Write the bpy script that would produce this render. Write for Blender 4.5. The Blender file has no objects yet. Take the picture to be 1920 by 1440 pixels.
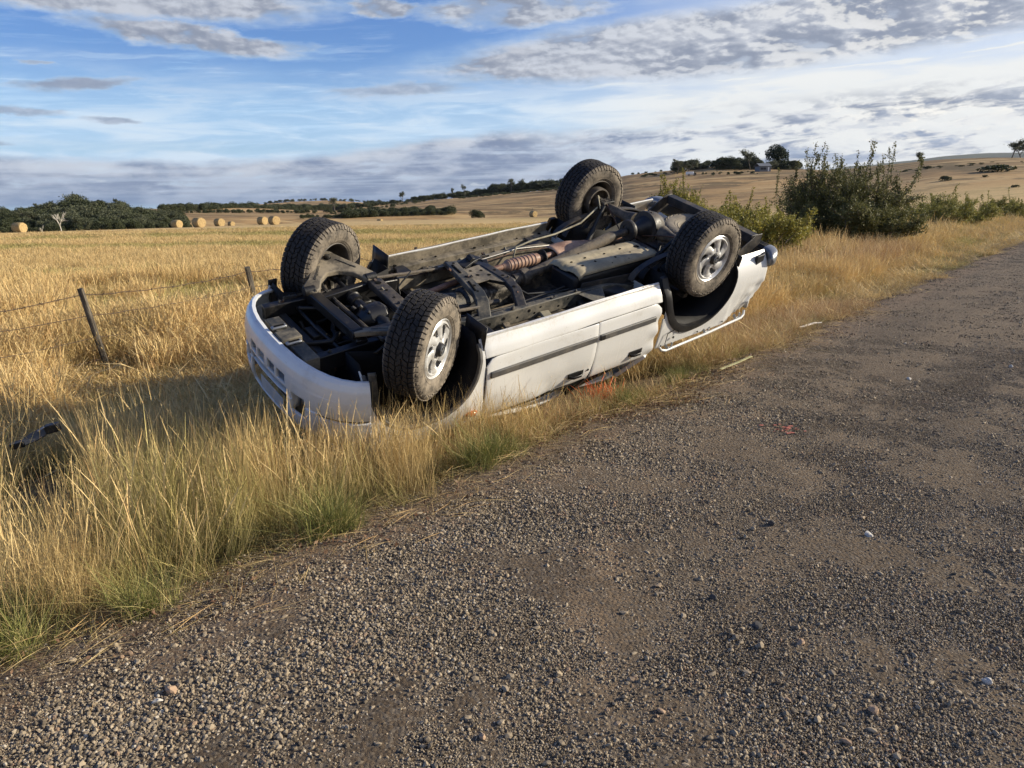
import bpy, bmesh, math, random
import numpy as np
from mathutils import Vector, Matrix, noise as mnoise

random.seed(7)
RNG = np.random.default_rng(7)
SC = bpy.context.scene
COL = SC.collection
rad = math.radians

# ------------------------------------------------------------------ camera
FPX = 1443.0                       # focal length in pixels of the 1920 px wide photograph
PITCH = 0.22416541
ROLL = 0.0144
CAMZ = 1.6
fw = Vector((0, math.cos(PITCH), -math.sin(PITCH)))
rt0 = Vector((1, 0, 0)); up0 = rt0.cross(fw)
rt = rt0*math.cos(ROLL) - up0*math.sin(ROLL)
up = up0*math.cos(ROLL) + rt0*math.sin(ROLL)
cd = bpy.data.cameras.new('camera'); cam = bpy.data.objects.new('camera', cd); COL.objects.link(cam)
M = Matrix((( rt.x, up.x, -fw.x, 0), (rt.y, up.y, -fw.y, 0), (rt.z, up.z, -fw.z, CAMZ), (0, 0, 0, 1)))
cam.matrix_world = M
cd.sensor_width = 36; cd.lens = 36*FPX/1920; cd.clip_start = 0.05; cd.clip_end = 40000
SC.camera = cam

def ray(px, py):
    return fw + rt*((px-960)/FPX) - up*((py-720)/FPX)

# ------------------------------------------------------------------ light
SUN_AZ = 82.0                      # degrees clockwise from the camera's forward direction (+y)
SUN_EL = 21.0
sd = bpy.data.lights.new('sun', 'SUN'); so = bpy.data.objects.new('sun', sd); COL.objects.link(so)
sd.energy = 5.0; sd.angle = rad(0.55); sd.color = (1.0, 0.89, 0.70)
sv = Vector((math.sin(rad(SUN_AZ))*math.cos(rad(SUN_EL)), math.cos(rad(SUN_AZ))*math.cos(rad(SUN_EL)), math.sin(rad(SUN_EL))))
so.rotation_euler = sv.to_track_quat('Z', 'Y').to_euler()
SC.view_settings.view_transform = 'Standard'; SC.view_settings.look = 'None'
SC.view_settings.exposure = 0.58; SC.view_settings.gamma = 1.0
SC.view_settings.use_curve_mapping = False

# ------------------------------------------------------------------ tiny node language
class E:
    """A socket with arithmetic: every operation adds a Math node."""
    def __init__(s, nt, sock): s.nt = nt; s.k = sock
    def _m(s, op, *a):
        n = s.nt.nodes.new('ShaderNodeMath'); n.operation = op
        for i, x in enumerate((s,)+a):
            if isinstance(x, E): s.nt.links.new(x.k, n.inputs[i])
            else: n.inputs[i].default_value = x
        return E(s.nt, n.outputs[0])
    def __add__(s, o): return s._m('ADD', o)
    __radd__ = __add__
    def __sub__(s, o): return s._m('SUBTRACT', o)
    def __rsub__(s, o): return (s*-1.0)+o
    def __mul__(s, o): return s._m('MULTIPLY', o)
    __rmul__ = __mul__
    def __truediv__(s, o): return s._m('DIVIDE', o)
    def sq(s): return s*s
    def mx(s, o): return s._m('MAXIMUM', o)
    def mn(s, o): return s._m('MINIMUM', o)
    def pw(s, o): return s._m('POWER', o)
    def exp(s): return s._m('EXPONENT')
    def clamp(s): return s.mx(0.0).mn(1.0)
def smooth(e, a, b):
    n = e.nt.nodes.new('ShaderNodeMapRange'); n.interpolation_type = 'SMOOTHSTEP'
    e.nt.links.new(e.k, n.inputs['Value'])
    if a < b:
        n.inputs['From Min'].default_value = a; n.inputs['From Max'].default_value = b
        n.inputs['To Min'].default_value = 0; n.inputs['To Max'].default_value = 1
    else:
        n.inputs['From Min'].default_value = b; n.inputs['From Max'].default_value = a
        n.inputs['To Min'].default_value = 1; n.inputs['To Max'].default_value = 0
    return E(e.nt, n.outputs[0])
def vec(nt, x, y, z=0.0):
    n = nt.nodes.new('ShaderNodeCombineXYZ')
    for i, c in enumerate((x, y, z)):
        if isinstance(c, E): nt.links.new(c.k, n.inputs[i])
        else: n.inputs[i].default_value = c
    return n.outputs[0]
def nz(nt, vsock, scale=1.0, detail=4.0, rough=0.55, dist=0.0, col=False, lac=2.0):
    n = nt.nodes.new('ShaderNodeTexNoise'); n.inputs['Scale'].default_value = scale
    n.inputs['Detail'].default_value = detail; n.inputs['Roughness'].default_value = rough
    n.inputs['Distortion'].default_value = dist; n.inputs['Lacunarity'].default_value = lac
    if vsock is not None: nt.links.new(vsock, n.inputs['Vector'])
    return E(nt, n.outputs['Color' if col else 'Fac'])
def vor(nt, vsock, scale=1.0, feature='F1', out='Distance', rnd=1.0):
    n = nt.nodes.new('ShaderNodeTexVoronoi'); n.feature = feature
    n.inputs['Scale'].default_value = scale; n.inputs['Randomness'].default_value = rnd
    if vsock is not None: nt.links.new(vsock, n.inputs['Vector'])
    return n.outputs[out]
def mix(nt, f, a, b):
    n = nt.nodes.new('ShaderNodeMix'); n.data_type = 'RGBA'
    if isinstance(f, E): nt.links.new(f.k, n.inputs[0])
    else: n.inputs[0].default_value = f
    for s, i in ((a, 6), (b, 7)):
        if isinstance(s, (tuple, list)): n.inputs[i].default_value = (*s[:3], 1)
        else: nt.links.new(s.k if isinstance(s, E) else s, n.inputs[i])
    return E(nt, n.outputs[2])
def xyz(nt, sock):
    n = nt.nodes.new('ShaderNodeSeparateXYZ'); nt.links.new(sock, n.inputs[0])
    return [E(nt, o) for o in n.outputs]
def coord(nt, which='Object'):
    n = nt.nodes.new('ShaderNodeTexCoord'); return n.outputs[which]
def geo(nt, which='Position'):
    n = nt.nodes.new('ShaderNodeNewGeometry'); return n.outputs[which]
def attr(nt, name, out='Fac'):
    n = nt.nodes.new('ShaderNodeAttribute'); n.attribute_name = name; return n.outputs[out]

def mat(name, fn=None, base=(.5, .5, .5), rough=.7, metal=0.0, spec=0.5, coat=0.0, **kw):
    """fn(nt, bsdf) may return dict(color=, rough=, bump=(height, strength, distance))"""
    m = bpy.data.materials.new(name); m.use_nodes = True; nt = m.node_tree
    b = nt.nodes['Principled BSDF']; out = nt.nodes['Material Output']
    b.inputs['Base Color'].default_value = (*base, 1); b.inputs['Roughness'].default_value = rough
    b.inputs['Metallic'].default_value = metal; b.inputs['Specular IOR Level'].default_value = spec
    b.inputs['Coat Weight'].default_value = coat; b.inputs['Coat Roughness'].default_value = kw.get('coat_rough', .08)
    if fn:
        r = fn(nt, b) or {}
        if 'color' in r: nt.links.new(r['color'].k, b.inputs['Base Color'])
        if 'rough' in r: nt.links.new(r['rough'].k, b.inputs['Roughness'])
        if 'metal' in r: nt.links.new(r['metal'].k, b.inputs['Metallic'])
        if 'bump' in r:
            h, s, d = r['bump']; bp = nt.nodes.new('ShaderNodeBump')
            bp.inputs['Strength'].default_value = s; bp.inputs['Distance'].default_value = d
            nt.links.new(h.k, bp.inputs['Height']); nt.links.new(bp.outputs[0], b.inputs['Normal'])
        if 'translucent' in r:
            t = nt.nodes.new('ShaderNodeBsdfTranslucent'); nt.links.new(r['color'].k, t.inputs[0])
            mx_ = nt.nodes.new('ShaderNodeMixShader'); mx_.inputs[0].default_value = r['translucent']
            nt.links.new(b.outputs[0], mx_.inputs[1]); nt.links.new(t.outputs[0], mx_.inputs[2])
            nt.links.new(mx_.outputs[0], out.inputs[0])
    return m

# ------------------------------------------------------------------ sky
W = bpy.data.worlds.new('World'); SC.world = W; W.use_nodes = True
def build_sky():
    nt = W.node_tree; nt.nodes.clear()
    out = nt.nodes.new('ShaderNodeOutputWorld')
    sky = nt.nodes.new('ShaderNodeTexSky'); sky.sky_type = 'NISHITA'; sky.sun_disc = False
    sky.sun_elevation = rad(SUN_EL); sky.sun_rotation = rad(SUN_AZ); sky.air_density = 1.0; sky.dust_density = 0.2; sky.ozone_density = 6.0
    bg = nt.nodes.new('ShaderNodeBackground'); bg.inputs[1].default_value = 0.10
    hs_ = nt.nodes.new('ShaderNodeHueSaturation'); hs_.inputs['Saturation'].default_value = 1.10; hs_.inputs['Hue'].default_value = .512
    nt.links.new(sky.outputs[0], hs_.inputs['Color']); nt.links.new(hs_.outputs[0], bg.inputs[0])
    X, Y, Z = xyz(nt, coord(nt, 'Generated'))
    az = X._m('ARCTAN2', Y)*57.29578          # degrees, 0 = the view's forward direction, + right
    el = Z.mx(-0.2)._m('ARCSINE')*57.29578
    # cloud plane coordinates: clouds lie on a layer overhead, so they flatten towards the horizon
    A = vec(nt, az*0.1, el*0.28, 0.0)          # 10 degrees of azimuth / 3.6 of elevation = 1 unit
    A2 = vec(nt, az*0.1, el*0.45-az*0.02, 3.7)
    w1 = nz(nt, A, 1.1, 5, .6)-0.5            # warps
    w2 = nz(nt, A2, 2.3, 6, .62)-0.5
    w3 = nz(nt, A, 5.0, 8, .70)-0.5
    ew = el+w1*2.2+w3*1.5
    aw = az+w1*8.0+w2*12.0
    def blob(a0, e0, ra, re, soft=0.7, tilt=0.0, ww=1.0):
        a = (az+(aw-az)*ww-a0); e = (el+(ew-el)*ww-e0)-a*tilt
        d = (a/ra).sq()+(e/re).sq()
        return smooth(d, 1+soft, 1-soft*.9)
    fib = nz(nt, vec(nt, az*0.035+el*0.05, el*0.62-az*0.030+w1*.5, 1.3), 3.2, 9, .62, 0.35)     # drawn-out fibres
    fib2 = nz(nt, vec(nt, az*0.06+el*0.02, el*0.42-az*0.010, 6.3), 2.0, 8, .60, 0.5)
    puff = nz(nt, vec(nt, az*0.11, el*0.25, 7.1), 1.9, 9, .55, 0.1)
    puff_up = nz(nt, vec(nt, az*0.11+.03, el*0.25+.05, 7.1), 1.9, 9, .55, 0.1)
    bill = nz(nt, vec(nt, az*0.10, el*0.46-az*.010, 3.1), 3.0, 9, .60, 0.25)
    # ---- thin high veil
    veil = smooth(el+w1*2.5, 10.6, 5.6)*0.76
    veil = veil*(0.70+0.55*smooth(fib2, .36, .60)) + smooth(fib, .52, .68)*0.40*smooth(el+w2*3.0, 15.0, 8.0)
    veil = veil+smooth(az+w1*10.0, -4.0, 24.0)*0.52
    gap = blob(-17, 4.3, 20, .42, .9, 0.005, .3)
    veil = (veil*(1.0-gap*0.30)).clamp()
    # ---- grey masses placed by azimuth and elevation
    m = blob(19.0, 10.9, 22.0, 1.9, .8, 0.055, .55)
    for a in ((-25.5, 13.1, 12.5, 1.25, .9, 0, .7), (-20.5, 10.9, 6.5, .75, .95, -.08, .7), (-8.5, 13.2, 2.6, .50, .8, 0, .5), (0.5, 13.0, 5.5, 0.9, .9, 0, .7),
              (1.8, 9.7, 5.5, 0.9, .9, .03, .7)):
        m = m.mx(blob(*a)*.92)
    m = (m*(0.62+0.75*smooth(puff, .30, .50))).clamp()
    sm = blob(-27.6, 7.9, 3.3, .34, .95, .09, .55)
    for a in ((-31.8, 6.1, 2.6, .22, .95, 0, .5), (-26.2, 5.85, 1.5, .20, .95, 0, .45), (-34.5, 6.5, 1.2, .14, .9, 0, .4), (-33.5, 4.25, 2.0, .13, .9, 0, .45), (-30, 8.9, 1.0, .10, .9, 0, .4), (-7.0, 8.2, 4.2, .42, .95, .03, .6)):
        sm = sm.mx(blob(*a)*.85)
    top = 3.3+1.9*smooth(az, -20.0, 1.0)+0.1*smooth(az, 10.0, 26.0)+w1*0.8+w3*0.7
    low = smooth(el-top, .45, -.35)
    # the right half of the low bank is broken into rolls that climb to the right
    roll = nz(nt, vec(nt, az*0.10+el*.05, el*0.50-az*0.040, 5.2), 2.4, 9, .60, .45)
    rb_ = smooth(az, -1.0, 14.0)*smooth(el, 1.5, 3.0)
    low = low.mx(smooth(el-az*.055, 6.3, 4.6)*smooth(az, 8.0, 15.0))
    low_d = (low*(1.0-rb_*smooth(roll, .46, .56)*0.85)*(1.0-smooth(bill, .56, .72)*.30*smooth(el, .6, 2.0))).clamp()
    dens = m.mx(low_d).mx(sm)
    lit = smooth(puff-puff_up, -.012, .045)
    # ---- colours (linear)
    tone_top = mix(nt, smooth(puff+(puff-puff_up)*1.0, .36, .66), (.27, .31, .40), (.58, .61, .68))
    tone_low = mix(nt, smooth(bill*.5+puff*.5, .40, .60), (.15, .215, .37), (.43, .49, .62))
    tone_low = mix(nt, smooth(nz(nt, vec(nt, az*.05, el*1.5-az*.01, 9.), 1.6, 6, .6, .2), .46, .66)*.5, tone_low, (.50, .60, .76))
    g = mix(nt, smooth(el, 4.0, 7.0), tone_low, tone_top)
    g = mix(nt, smooth(el+w1*1.5, 1.9, 0.3)*0.62, g, (.15, .26, .47))
    g = mix(nt, sm*.7, g, (.27, .34, .48))
    warm = mix(nt, smooth(az, -5.0, 30.0), (.74, .81, .92), (1.08, 1.04, .95))
    g = mix(nt, (lit*smooth(el, 2.0, 5.0)*(.16+.40*smooth(az, -10.0, 30.0))+rb_*smooth(roll, .40, .50)*.55*low).clamp(), g, warm)
    rim = smooth(el-top, -1.3, -.35)*low*smooth(puff, .40, .60)
    g = mix(nt, (rim*.55).clamp(), g, (.74, .77, .82))
    vcol = mix(nt, smooth(az, -16.0, 26.0), (.50, .74, 1.0), (.72, .83, .94))
    vcol = mix(nt, (smooth(fib2, .42, .64)*.6).clamp(), vcol, (.84, .93, 1.0))
    vcol = mix(nt, rb_*.7, vcol, (1.0, .97, .90))
    sp = smooth(nz(nt, vec(nt, az*.22, el*.9, 4.4), 1.5, 7, .6, .2), .60, .72)*smooth(el, .2, 1.0)*smooth(el, 3.6, 1.4)
    g = mix(nt, (sp*0.75).clamp(), g, (.72, .78, .82))
    g = mix(nt, smooth(el, .75, .2)*smooth(az, -12., -24.)*.6, g, (.42, .66, .82))
    cloud = mix(nt, dens.clamp(), vcol, g)
    cover = (1.0-(1.0-veil)*(1.0-dens.clamp()))
    cover = cover*smooth(el, 60.0, 20.0)*0.97 + smooth(fib, .5, .7)*smooth(el, 14.0, 30.0)*0.3
    cb = nt.nodes.new('ShaderNodeBackground'); nt.links.new(cloud.k, cb.inputs[0]); cb.inputs[1].default_value = 0.66
    ms = nt.nodes.new('ShaderNodeMixShader'); nt.links.new(cover.clamp().k, ms.inputs[0])
    nt.links.new(bg.outputs[0], ms.inputs[1]); nt.links.new(cb.outputs[0], ms.inputs[2])
    nt.links.new(ms.outputs[0], out.inputs[0])
build_sky()
W.cycles.sampling_method = 'MANUAL'; W.cycles.sample_map_resolution = 512

# ------------------------------------------------------------------ mesh building
class MB:
    def __init__(s): s.v = []; s.f = []
    def add(s, vs, fs):
        n = len(s.v); s.v += [tuple(p) for p in vs]; s.f += [tuple(i+n for i in f) for f in fs]; return s
    def box(s, x0, x1, y0, y1, z0, z1):
        return s.add([(x, y, z) for x in (x0, x1) for y in (y0, y1) for z in (z0, z1)],
              [(0, 1, 3, 2), (4, 6, 7, 5), (0, 4, 5, 1), (2, 3, 7, 6), (0, 2, 6, 4), (1, 5, 7, 3)])
    def beam(s, p0, p1, w, h, upv=(0, 0, 1), w1=None, h1=None):
        p0 = Vector(p0); p1 = Vector(p1); d = (p1-p0).normalized(); u = Vector(upv); sd_ = d.cross(u).normalized(); u = sd_.cross(d)
        w1 = w if w1 is None else w1; h1 = h if h1 is None else h1
        vs = []
        for p, ww, hh in ((p0, w, h), (p1, w1, h1)):
            for a, b in ((-1, -1), (1, -1), (1, 1), (-1, 1)): vs.append(p+sd_*(a*ww/2)+u*(b*hh/2))
        return s.add(vs, [(0, 1, 2, 3), (7, 6, 5, 4), (0, 4, 5, 1), (1, 5, 6, 2), (2, 6, 7, 3), (3, 7, 4, 0)])
    def path(s, pts, w, h, upv=(0, 0, 1)):
        """rectangular section swept along points (w, h may be lists)"""
        pts = [Vector(p) for p in pts]; n = len(pts); rings = []
        for i, p in enumerate(pts):
            d = (pts[min(i+1, n-1)]-pts[max(i-1, 0)]).normalized(); u = Vector(upv); sd_ = d.cross(u).normalized(); u = sd_.cross(d)
            ww = w[i] if isinstance(w, (list, tuple)) else w; hh = h[i] if isinstance(h, (list, tuple)) else h
            rings.append([p+sd_*(a*ww/2)+u*(b*hh/2) for a, b in ((-1, -1), (1, -1), (1, 1), (-1, 1))])
        return s.loft(rings)
    def tube(s, pts, r, n=10, cap=True):
        pts = [Vector(p) for p in pts]; m = len(pts); rings = []
        ref = Vector((0.13, 0.31, 0.94))
        for i, p in enumerate(pts):
            d = (pts[min(i+1, m-1)]-pts[max(i-1, 0)])
            if d.length < 1e-9: d = Vector((0, 0, 1))
            d.normalize(); a = d.cross(ref)
            if a.length < 1e-3: a = d.cross(Vector((1, 0, 0)))
            a.normalize(); b = d.cross(a); rr = r[i] if isinstance(r, (list, tuple)) else r
            rings.append([p+(a*math.cos(t)+b*math.sin(t))*rr for t in [2*math.pi*k/n for k in range(n)]])
        return s.loft(rings, cap)
    def loft(s, rings, cap=True, closed=True):
        n = len(rings[0]); vs = [p for r in rings for p in r]; fs = []
        for i in range(len(rings)-1):
            for j in range(n if closed else n-1):
                k = (j+1) % n; fs.append((i*n+j, i*n+k, (i+1)*n+k, (i+1)*n+j))
        if cap and closed: fs += [tuple(range(n))[::-1], tuple((len(rings)-1)*n+j for j in range(n))]
        return s.add(vs, fs)
    def revolve(s, prof, c=(0, 0, 0), n=32, axis='y', cap=False, ring=False):
        """prof: (a along the axis, radius)"""
        c = Vector(c); rings = []
        for a, r in prof:
            R = []
            for k in range(n):
                t = 2*math.pi*k/n; ct, st = r*math.cos(t), r*math.sin(t)
                R.append(c+Vector((ct, a, st) if axis == 'y' else ((a, ct, st) if axis == 'x' else (ct, st, a))))
            rings.append(R)
        if ring: rings.append(rings[0])
        return s.loft(rings, cap)
    def plate(s, poly, o, u, v, t):
        """closed 2D outline extruded by t along u x v"""
        o = Vector(o); u = Vector(u); v = Vector(v); n = u.cross(v).normalized()*t
        A = [o+u*a+v*b for a, b in poly]; B_ = [p+n for p in A]; k = len(A)
        fs = [tuple(range(k))[::-1], tuple(range(k, 2*k))]+[(i, (i+1) % k, k+(i+1) % k, k+i) for i in range(k)]
        return s.add(A+B_, fs)
    def grid(s, fn, nu, nv, keep=None):
        vs = [fn(i/nu, j/nv) for i in range(nu+1) for j in range(nv+1)]; fs = []
        for i in range(nu):
            for j in range(nv):
                if keep and not keep((i+.5)/nu, (j+.5)/nv): continue
                a = i*(nv+1)+j; fs.append((a, a+1, a+nv+2, a+nv+1))
        return s.add(vs, fs)
    def disc(s, c, nrm, r, n=10, t=.002):
        c = Vector(c); d = Vector(nrm).normalized(); return s.tube([c, c+d*t], r, n)
    def mesh(s, name, m, smooth_angle=35, weld=False):
        me = bpy.data.meshes.new(name); me.from_pydata(s.v, [], s.f)
        bm = bmesh.new(); bm.from_mesh(me)
        if weld: bmesh.ops.remove_doubles(bm, verts=bm.verts, dist=1e-5)
        bmesh.ops.recalc_face_normals(bm, faces=bm.faces); bm.to_mesh(me); bm.free()
        if m is not None: me.materials.append(m)
        if smooth_angle:
            me.shade_smooth(); me.set_sharp_from_angle(angle=rad(smooth_angle))
        return me
    def build(s, name, m, parent=None, smooth_angle=35, bevel=0.0, solid=0.0, weld=False, off=-1.0, seg=2, **tags):
        o = bpy.data.objects.new(name, s.mesh(name, m, smooth_angle, weld)); COL.objects.link(o)
        if parent is not None: o.parent = parent
        if solid:
            q = o.modifiers.new('thickness', 'SOLIDIFY'); q.thickness = solid; q.offset = off; q.use_even_offset = False
        if bevel:
            q = o.modifiers.new('bevel', 'BEVEL'); q.width = bevel; q.segments = seg; q.limit_method = 'ANGLE'; q.angle_limit = rad(40); q.harden_normals = False
        for k, vv in tags.items(): o[k] = vv
        return o
def tag(o, label=None, category=None, group=None, kind=None):
    if label: o['label'] = label
    if category: o['category'] = category
    if group: o['group'] = group
    if kind: o['kind'] = kind
    return o
def empty(name, loc=(0, 0, 0), **t):
    o = bpy.data.objects.new(name, None); COL.objects.link(o); o.location = loc; o.empty_display_size = .2
    return tag(o, **t)
def copy_thing(root, loc=None, rotz=None, scale=None, **t):
    r = root.copy(); COL.objects.link(r)
    if loc is not None: r.location = loc
    if rotz is not None: r.rotation_euler = (0, 0, rotz)
    if scale is not None: r.scale = (scale,)*3 if not isinstance(scale, (tuple, list)) else scale
    for ch in list(root.children):
        c = ch.copy(); COL.objects.link(c); c.parent = r
        for g in list(ch.children):
            d = g.copy(); COL.objects.link(d); d.parent = c
    return tag(r, **t)
def link_mesh(name, me, parent=None):
    o = bpy.data.objects.new(name, me); COL.objects.link(o)
    if parent is not None: o.parent = parent
    return o
# ------------------------------------------------------------------ the lie of the land
P0 = (-0.21, 4.51); RA = rad(37.9)
UX, UY = math.sin(RA), math.cos(RA); NX, NY = -UY, UX      # along the road / to its left
def s_of(x, y): return (x-P0[0])*NX+(y-P0[1])*NY           # metres left of the road's left edge
def a_of(x, y): return (x-P0[0])*UX+(y-P0[1])*UY
def from_sa(s, a): return (P0[0]+NX*s+UX*a, P0[1]+NY*s+UY*a)
XS = [-700, -200, 0, 330, 480, 640, 700, 760, 820, 880, 960, 1050, 1120, 1180, 1250, 1330, 1400, 1480, 1560, 1640, 1700, 1760, 1850, 1920, 2100, 2700]
YR = [398, 398, 396, 393, 392, 391, 385, 378, 372, 367, 359, 352, 340, 328, 321, 315, 315, 319, 322, 313, 307, 301, 297, 297, 300, 310]
DR = [300, 300, 280, 300, 420, 700, 640, 600, 560, 520, 480, 450, 420, 400, 400, 400, 400, 380, 360, 330, 320, 320, 320, 320, 320, 320]
DC = [110, 110, 108, 118, 128, 148, 150, 155, 160, 170, 180, 190, 170, 150, 140, 130, 120, 110, 100, 90, 85, 80, 75, 70, 60, 50]
XF = [-700, 100, 250, 330, 400, 480, 560, 620, 700, 760, 900, 1100, 2700]
YF = [395, 393, 391, 390, 388, 383, 375.5, 374, 379, 376, 372, 370, 370]
def np_noise(x, y, sc, seed=0):
    out = np.empty(np.shape(x)); xf = np.ravel(x)/sc; yf = np.ravel(y)/sc; o = out.ravel()
    for i in range(len(o)): o[i] = mnoise.noise(Vector((xf[i], yf[i], seed*7.3)))
    return o.reshape(np.shape(x))
def yh(px): return 402-.0144*(px-30)
def hs(s):
    """verge, shallow ditch, paddock edge"""
    return np.interp(s, [-30, -9, -7.5, -6.8, 0.0, .12, .45, .9, 1.5, 2.2, 3.2, 5, 8], [-.3, -.3, -.15, -.05, -.05, -.045, -.10, -.2, -.27, -.22, -.2, -.2, -.16])
def height(x, y, rough=True):
    x = np.asarray(x, float); y = np.asarray(y, float)
    s = s_of(x, y); d = np.hypot(x, y); az = np.arctan2(x, y)
    front = np.abs(az) < rad(62)
    px = 960+FPX*np.tan(np.clip(az, -rad(60), rad(60)))/math.cos(PITCH)
    dc = np.interp(px, XS, DC); dr = np.interp(px, XS, DR)
    ca = np.cos(np.clip(az, -rad(62), rad(62)))
    hr = 1.6+(yh(px)-np.interp(px, XS, YR))/FPX*dr*ca*.975
    hf = 1.6+(yh(px)-np.interp(px, XF, YF))/FPX*1300*ca*.975
    base = hs(s)
    t = np.clip((d-dc)/(dr-dc), 0, 1)
    ridge = base+(hr-base)*(t*t*(3-2*t)*.55+t*.45)
    dip = -1.4*np.exp(-((d-dc-25)/18)**2)*np.interp(px, [0, 900, 1150], [1, 1, 0])
    z = ridge+dip
    t2 = np.clip((d-dr)/(700-.3*dr), 0, 1); t2 = t2*t2*(3-2*t2)
    z = np.where(d > dr, hr*(1-t2)+(-6)*t2, z)
    t3 = np.clip((d-900)/400, 0, 1); t3 = t3*t3*(3-2*t3)
    z = np.where(d > 900, z*(1-t3)+hf*t3, z)
    t4 = np.clip((d-1300)/1500, 0, 1)
    z = np.where(d > 1300, hf*(1-t4)-30*t4, z)
    return z
def h1(x, y): return float(height(np.array([x]), np.array([y]))[0])
def road_h(s, a):
    crown = .03*np.exp(-((s+3.2)/1.8)**2)
    rut = -.012*np.exp(-((s+1.7)/.35)**2)-.012*np.exp(-((s+3.2)/.35)**2)
    edge = np.interp(s, [-7, -6.6, -.25, .05, .3], [-.1, 0, 0, -.02, -.10])
    return crown*0.6+rut+edge

# ---- materials of the ground
def m_ground(nt, b):
    P = geo(nt); X, Y, Z = xyz(nt, P)
    S = (X-P0[0])*NX+(Y-P0[1])*NY; Aa = (X-P0[0])*UX+(Y-P0[1])*UY
    D = (X.sq()+Y.sq())._m('SQRT')
    n1 = nz(nt, P, .35, 6, .6); n2 = nz(nt, P, 4.0, 6, .7); n3 = nz(nt, P, 60, 4, .7)
    # rows left by the mower run across the view
    band = nz(nt, vec(nt, X*.010+Y*.003, Y*.11-X*.02, 0), 1.0, 5, .6)
    straw = mix(nt, smooth(n2*.5+n3*.5, .35, .65), (.40, .27, .115), (.68, .49, .24))
    green = mix(nt, n3, (.25, .20, .075), (.42, .33, .135))
    c = mix(nt, smooth(band*.7+n1*.3, .46, .58)*.45, straw, green)
    hn = nz(nt, P, .012, 8, .68, .4); hn2 = nz(nt, P, .055, 8, .72, .5); hn3 = nz(nt, vec(nt, X*.03, Y*.10, 0), 1.0, 7, .7, .4)
    hill = mix(nt, smooth(hn, .42, .56), (.42, .265, .115), (.20, .13, .062))
    hill = mix(nt, smooth(hn3, .48, .60)*.7, hill, (.52, .37, .18))
    hill = mix(nt, smooth(hn2, .51, .60)*.8, hill, (.11, .082, .042))
    hill = mix(nt, smooth(nz(nt, P, .35, 6, .75), .52, .66)*.55, hill, (.14, .105, .055))
    c = mix(nt, smooth(D, 120.0, 175.0), c, hill)
    dirt = mix(nt, smooth(n2, .35, .7), (.062, .040, .024), (.15, .10, .062))
    dirt = mix(nt, smooth(n3, .5, .8)*.6, dirt, (.22, .155, .095))
    c = mix(nt, smooth(S+n2*.5, 6.5, 3.0)*smooth(D, 90.0, 40.0)*.85, c, dirt)
    gr = nz(nt, P, 14, 6, .75)
    return dict(color=c, bump=(n3*.4+gr*.6, .9, .03))
M_ground = mat('dry_ground', m_ground, rough=.95, spec=.15)
def m_road(nt, b):
    P = geo(nt); X, Y, Z = xyz(nt, P)
    S = (X-P0[0])*NX+(Y-P0[1])*NY; Aa = (X-P0[0])*UX+(Y-P0[1])*UY
    RP = vec(nt, S, Aa*.25, 0)
    big = nz(nt, vec(nt, S*1.1, Aa*.16, 0), 1.2, 5, .6)
    mid = nz(nt, P, 7, 6, .7); fine_ = nz(nt, P, 95, 5, .75); grit = nz(nt, P, 240, 4, .8)
    cell = vor(nt, P, 62, out='Color'); cd_ = E(nt, vor(nt, P, 62)); cr = xyz(nt, cell)
    base = mix(nt, smooth(big+mid*.25, .50, .72), (.115, .083, .055), (.185, .135, .087))
    base = mix(nt, smooth(nz(nt, P, .9, 6, .7), .52, .78)*.35, base, (.17, .125, .082))
    stone = mix(nt, cr[0], (.055, .048, .042), (.30, .255, .20))
    # dusty wheel track and worn patches of bare clay
    pat = None
    for cx_, cy_, ra, rb2 in ((.19, 1.75, .13, .55), (.27, 2.6, .17, .65), (.42, 3.4, .16, .7), (1.65, 5.85, .55, .25), (-.65, 4.0, .40, .30)):
        u_ = (X-cx_)/ra; v_ = (Y-cy_)/rb2; g_ = ((u_.sq()+v_.sq())*-1.0).exp(); pat = g_ if pat is None else pat.mx(g_)
    dust = smooth(pat*.62+mid*.75+(fine_-.5)*.8, .62, 1.10)
    base = mix(nt, dust*.85, base, (.30, .21, .13))
    base = mix(nt, smooth(S+mid*.45, -.42, .0)*.9, base, mix(nt, fine_, (.12, .078, .047), (.30, .205, .13)))
    c = mix(nt, smooth(cr[1]+mid*.4, .55, .85)*(1.0-dust*.6)*.5, base, stone)
    c = mix(nt, smooth(grit, .54, .78)*.65, c, (.40, .34, .235))
    c = mix(nt, smooth(grit, .48, .25)*.6, c, (.022, .018, .014))
    hgt = (1.0-cd_*30.0).clamp()*.0+smooth(cd_, .75, .1)*.55+fine_*.7+grit*.35
    return dict(color=c, bump=(hgt, 1.0, .016))
M_road = mat('gravel_road_dirt', m_road, rough=.93, spec=.2)

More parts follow.
